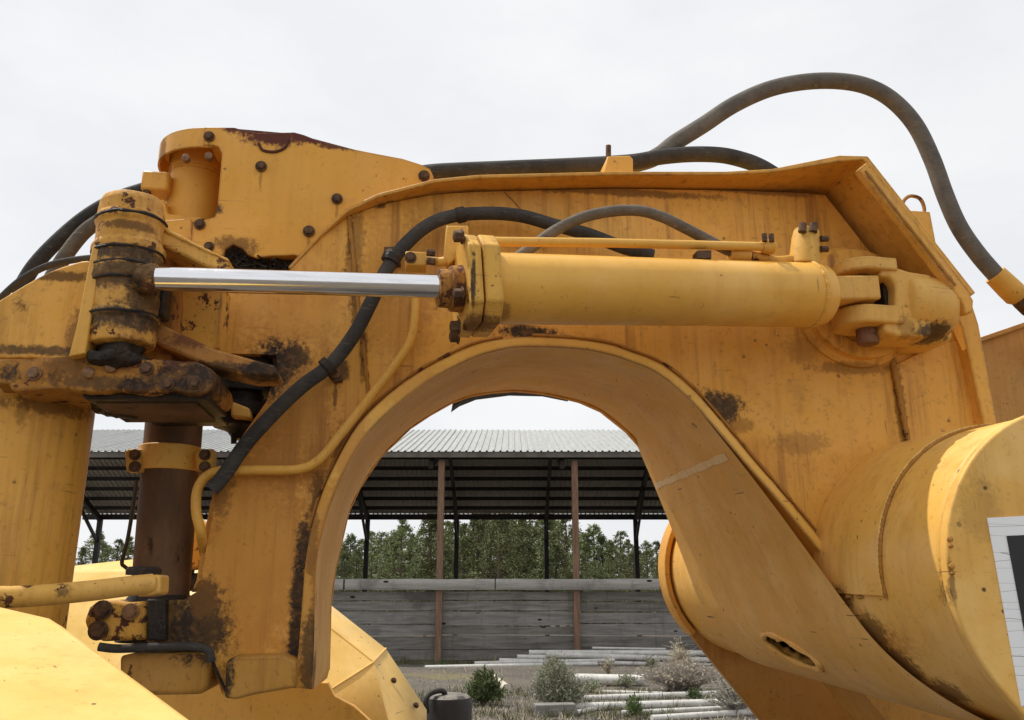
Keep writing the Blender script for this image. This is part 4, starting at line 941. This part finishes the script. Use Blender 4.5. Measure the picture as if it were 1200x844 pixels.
MB().lathe(pa, av, prof, 44, .004).build('pivot_barrel', M_pivot, lev, 0, 30); lumpy(lev.children[0], .0035, .0045, .03)
for f_ in (.19, .41, .51, .61, .84):
    c_ = pa + av * f_; n1 = av.orthogonal().normalized(); n2 = av.normalized().cross(n1)
    MB().tube([c_ + (n1 * math.cos(a_ * .2618) + n2 * math.sin(a_ * .2618)) * rbv * 1.06 + av.normalized() * .002 * mnoise.noise(Vector((a_ % 24 * .8, f_ * 9, 0))) for a_ in range(25)], [.0035 + .003 * abs(mnoise.noise(Vector((a_ % 24 * .7, f_ * 5, 2)))) for a_ in range(25)], 6).build('grease_ring', M_grease_shade, lev)
b = MB(); b.lathe(pa - Z * .055, Z, [(0, rbv*.5), (.01, rbv*.85), (.03, rbv*.9), (.034, rbv*.7), (.06, rbv*.7)], 26, .012); lumpy(b.build('lower_seal', M_grease_shade, lev), .004, .016, .025)
MB().prism(PL([(108, 288), (122, 282), (112, 340), (100, 414), (80, 418), (90, 380)], 1.99), V * .16).build('side_strap', M_line, lev, .003)
MB().prism(PL([(186, 262), (196, 272), (240, 292), (268, 306), (268, 318), (240, 312), (216, 300), (186, 286)], 2.06), V * .14).build('upper_arm', M_rusty, lev, .006)
MB().prism(PL([(186, 258), (198, 269), (240, 290), (268, 303), (268, 306), (240, 294), (198, 274), (186, 264)], 2.055), V * .15).build('upper_arm_edge', M_line, lev, .002)
MB().prism(PL([(176, 372), (196, 383), (250, 408), (300, 422), (322, 428), (326, 440), (296, 441), (246, 430), (180, 402)], 2.12), V * .12).build('lower_arm', M_lowarm, lev, .008); lumpy(lev.children[-1], .005, .01, .04)
MB().prism(PL([(180, 334), (262, 334), (256, 408), (240, 412), (196, 388)], 2.24), V * .1).build('lever_web', M_rusty, lev, .003)
MB().prism(PL([(196, 300), (232, 308), (232, 345), (196, 345)], 2.26), V * .06).build('upper_web', M_rusty, lev, .003)
MB().prism(PL([(176, 282), (204, 296), (206, 352), (200, 440), (158, 440), (158, 405)], 2.16), V * .2).build('lever_core', M_arm, lev, .006)
MB().box(P(187, 352, 2.1), [U, V, Z], [.022, .03, .05]).build('lever_seal', M_grease_shade, lev, .008)
tk = thing('small_tank', 'small round yellow tank half hidden between the rusted column and the leg', 'tank', P(224, 650, 3.6))
tb = P(222, 668, 3.6); MB().lathe(tb, Z, [(0, .03), (.01, .07), (.12, .085), (.17, .07), (.20, .03), (.205, 0)], 20).build('tank_body', M_rusty, tk)
MB().cyl(tb - Z * .08, tb, .02, .02, 10).build('neck', M_grease_shade, tk); MB().cyl(P(208, 682, 3.6), P(238, 680, 3.6), .03, .03, 12).build('side_pipe', M_grease_shade, tk)
# =================================================================== YELLOW RETURN PIPE at the left
rp_ = thing('return_pipe', 'yellow steel pipe with chipped patches running low at the left edge', 'pipe', P(90, 694, 1.95))
MB().tube(smooth([P(-40, 700, 1.85), P(30, 699, 1.9), P(100, 693, 1.95), P(150, 687, 2.0), P(178, 684, 2.03)], 6), 11 * mpp(1.95), 18).build('pipe_body', M_pipe, rp_)
MB().prism(PL([(158, 676), (186, 673), (188, 676), (187, 697), (160, 700)], 2.02), V * .08).build('pipe_end', M_pipe, rp_, .012, 40, 3)
MB().lathe(P(168, 674, 2.06), Z, [(0, 18*.00205), (.012, 18*.0021), (.018, 16*.002)], 24).build('end_ring', M_grease_shade, rp_)
hk = P(155, 575, 2.7); bb2 = MB(); bb2.tube(smooth(PL([(160, 563), (158, 580), (150, 630), (143, 658), (146, 664), (152, 668)], 2.7), 5), .006, 6); tag(bb2.build('wire_hook', M_steel), 'thin bent black wire beside the rusted column', 'wire')

# =================================================================== HOSES
def hose(pts, dpx, d, mat, name, label, cat='hose', parent=None):
    o = MB().tube(smooth(PL(pts, d), 8), dpx / 2 * mpp(d), 18).build(name, mat, parent)
    return tag(o, label, cat) if not parent else o
ht = thing('hydraulic_hose', 'thick grey hose looping high above the gooseneck and down at the right', 'hose', P(960, 95, 2.75))
hose([(620, 204, 2.88), (700, 199, 2.86), (750, 191, 2.8), (772, 182), (790, 168), (825, 146), (860, 123), (900, 105), (940, 96.5), (980, 95), (1015, 101), (1045, 117), (1072, 146), (1092, 186), (1108, 230), (1124, 266), (1146, 298), (1172, 328)], 22.5, 2.75, M_hosetop, 'hose_tube', '', parent=ht)
fa_, fb_ = P(1166, 322, 2.75), P(1196, 351, 2.75)
MB().lathe(fa_, fb_ - fa_, [(0, .040), (.07, .043), ((fb_ - fa_).length - .02, .043), ((fb_ - fa_).length, .03)], 28).build('ferrule', M_line, ht)
MB().lathe(fb_ - (fb_ - fa_)*.1, fb_ - fa_, [(-.03, .028), (.02, .036), (.06, .036), (.09, .03)], 8).build('coupling', M_bolt, ht)
MB().tube(smooth([fb_, fb_ + (fb_ - fa_) * .9, P(1236, 392, 2.86), P(1246, 420, 3.02)], 6), .03, 16).build('elbow', M_rusty, ht)
hose([(430, 216, 2.6), (470, 207, 2.66), (495, 203.5), (520, 201), (600, 197.5), (680, 194), (740, 190), (775, 184), (810, 181), (845, 182), (872, 188), (892, 196), (912, 208)], 21, 2.72, M_hose, 'hydraulic_hose', 'black hose lying along the top flange into the cover plate')
h3 = thing('hydraulic_hose', 'black hose curving over the chrome rod and down the gooseneck leg', 'hose', P(470, 300, 2.34))
hose([(248, 574), (262, 558), (290, 518), (325, 480), (355, 452), (388, 427), (415, 392), (435, 354), (452, 318), (472, 290), (500, 265), (530, 253.5), (570, 250), (610, 253), (650, 264), (690, 275), (730, 290), (765, 300)], 17, 2.33, M_hose, 'hose_tube', '', parent=h3)
for (x, y, dx_, dy_) in ((384, 430, 7, -6), (459, 303, 4, -9)):
    a, c = P(x - dx_*.5, y - dy_*.5, 2.33), P(x + dx_*.5, y + dy_*.5, 2.33)
    MB().lathe(a, c - a, [(0, 12*.00233), ((c - a).length, 12*.00233)], 22).build('hose_clamp', M_grease_shade, h3, .002)
for x, y, dx_, dy_ in ((540, 252, 5, -1),):
    a, c = P(x - dx_, y - dy_, 2.33), P(x + dx_, y + dy_, 2.33)
    MB().lathe(a, c - a, [(0, 9.6*.00233), (.003, 10.2*.00233), ((c - a).length - .003, 10.2*.00233), ((c - a).length, 9.6*.00233)], 22).build('tape_wrap', M_grease_shade, h3)
hose([(600, 306), (622, 291), (648, 272), (680, 256), (715, 248), (748, 247), (775, 254), (800, 266), (825, 279), (850, 292), (866, 298)], 14.5, 2.17, M_hosegrey, 'hydraulic_hose', 'dusty grey hose arching over the yellow supply line')
hose([(20, 345), (40, 312), (70, 280), (104, 252), (140, 232), (172, 221)], 17, 2.72, M_hose, 'hydraulic_hose', 'upper of two black hoses rising behind the left hitch post')
hose([(58, 330), (75, 302), (95, 276), (112, 262), (135, 250), (160, 240)], 17, 2.68, M_hosegrey, 'hydraulic_hose', 'lower dusty one of two hoses rising behind the left hitch post')
hose([(-30, 378), (0, 350), (25, 328), (55, 312), (85, 305), (120, 301)], 8, 2.3, M_hose, 'thin_hose', 'thin black hose lying over the top of the hitch post')
hose([(116, 758), (132, 760), (150, 760), (190, 758), (228, 758), (244, 763), (248, 776)], 9, 2.35, M_hose, 'short_hose', 'short black hose lying on the lower jaw by the bolts')
wv2 = MB().tube(smooth(PL([(244, 758), (252, 782), (262, 804), (266, 812)], 2.36), 5), .004, 6); tag(wv2.build('cable', M_grease_shade), 'thin black cable hanging down beside the foot pad', 'cable')

# =================================================================== FENDERS
fn = thing('tractor_fender', 'near pale yellow sunlit fender filling the lower left corner', 'fender', P(60, 860, 1.6))
T = lambda x, y, d: P(x, y, d)
T_ = T; T = lambda x, y, d: P(x, y, d * .76)
fvs = [T(-120, 684, 2.3), T(0, 709, 2.14), T(62, 723, 2.06), T(78, 733, 2.0), T(232, 845, 1.55), T(300, 896, 1.42), T(-120, 900, 1.3), T(-120, 722, 2.12), T(66, 726, 2.0)]
b = MB(); dn = Z * -.35
top = [fvs[0], fvs[1], fvs[2], fvs[3], fvs[4], fvs[5], fvs[6]]
b.prism(top, [dn] * 7); b.build('fender_skin', M_pale, fn, .012, 30, 3)
T = T_
ff = thing('tractor_fender', 'far faceted pale yellow fender beyond the gooseneck leg', 'fender', P(430, 850, 4.2))
A, B, C, Dd, E = T(300, 640, 4.9), T(452, 760, 4.55), T(438, 776, 4.3), T(300, 668, 4.55), T(372, 818, 4.0)
F, G2, H = T(500, 832, 4.45), T(500, 905, 4.0), T(470, 905, 3.9)
E2 = T(330, 905, 3.7); L1, L2 = T(60, 672, 4.5), T(60, 830, 4.0); A1 = T(60, 666, 4.85)
L3 = T(60, 905, 3.7)
b = MB()
vs = [A, B, C, Dd, E, F, H, E2, L1, L2, A1, L3, G2]
b.add(vs, [(0, 1, 2, 3), (3, 2, 4), (2, 6, 7, 4), (1, 5, 6, 2), (8, 3, 4), (8, 4, 9), (10, 0, 3, 8), (9, 4, 7, 11), (5, 12, 6)])
MB().prism(PL([(60, 800), (384, 800), (392, 816), (415, 828), (452, 862), (452, 960), (60, 960)], 3.62), V * .05).build('shadow_panel', M_line, ff, .004)  # added panel in deeper yellow stands for the gooseneck's shadow on the fender
o = b.build('fender_skin', M_pale, ff, 0, 5); m = o.modifiers.new('thick', 'SOLIDIFY'); m.thickness = .02; m.offset = -1
for sp_ in ([Dd, C, B], [C, E]): MB().tube(sp_, .005, 6).build('seam', M_pale, ff)
for x, y in ((462, 797), (460, 808), (488, 826), (486, 838)): bolt(ff, T(x, y, 4.38) - Vector((0, .02, 0)), .011, Vector((.5, -.5, .6)))
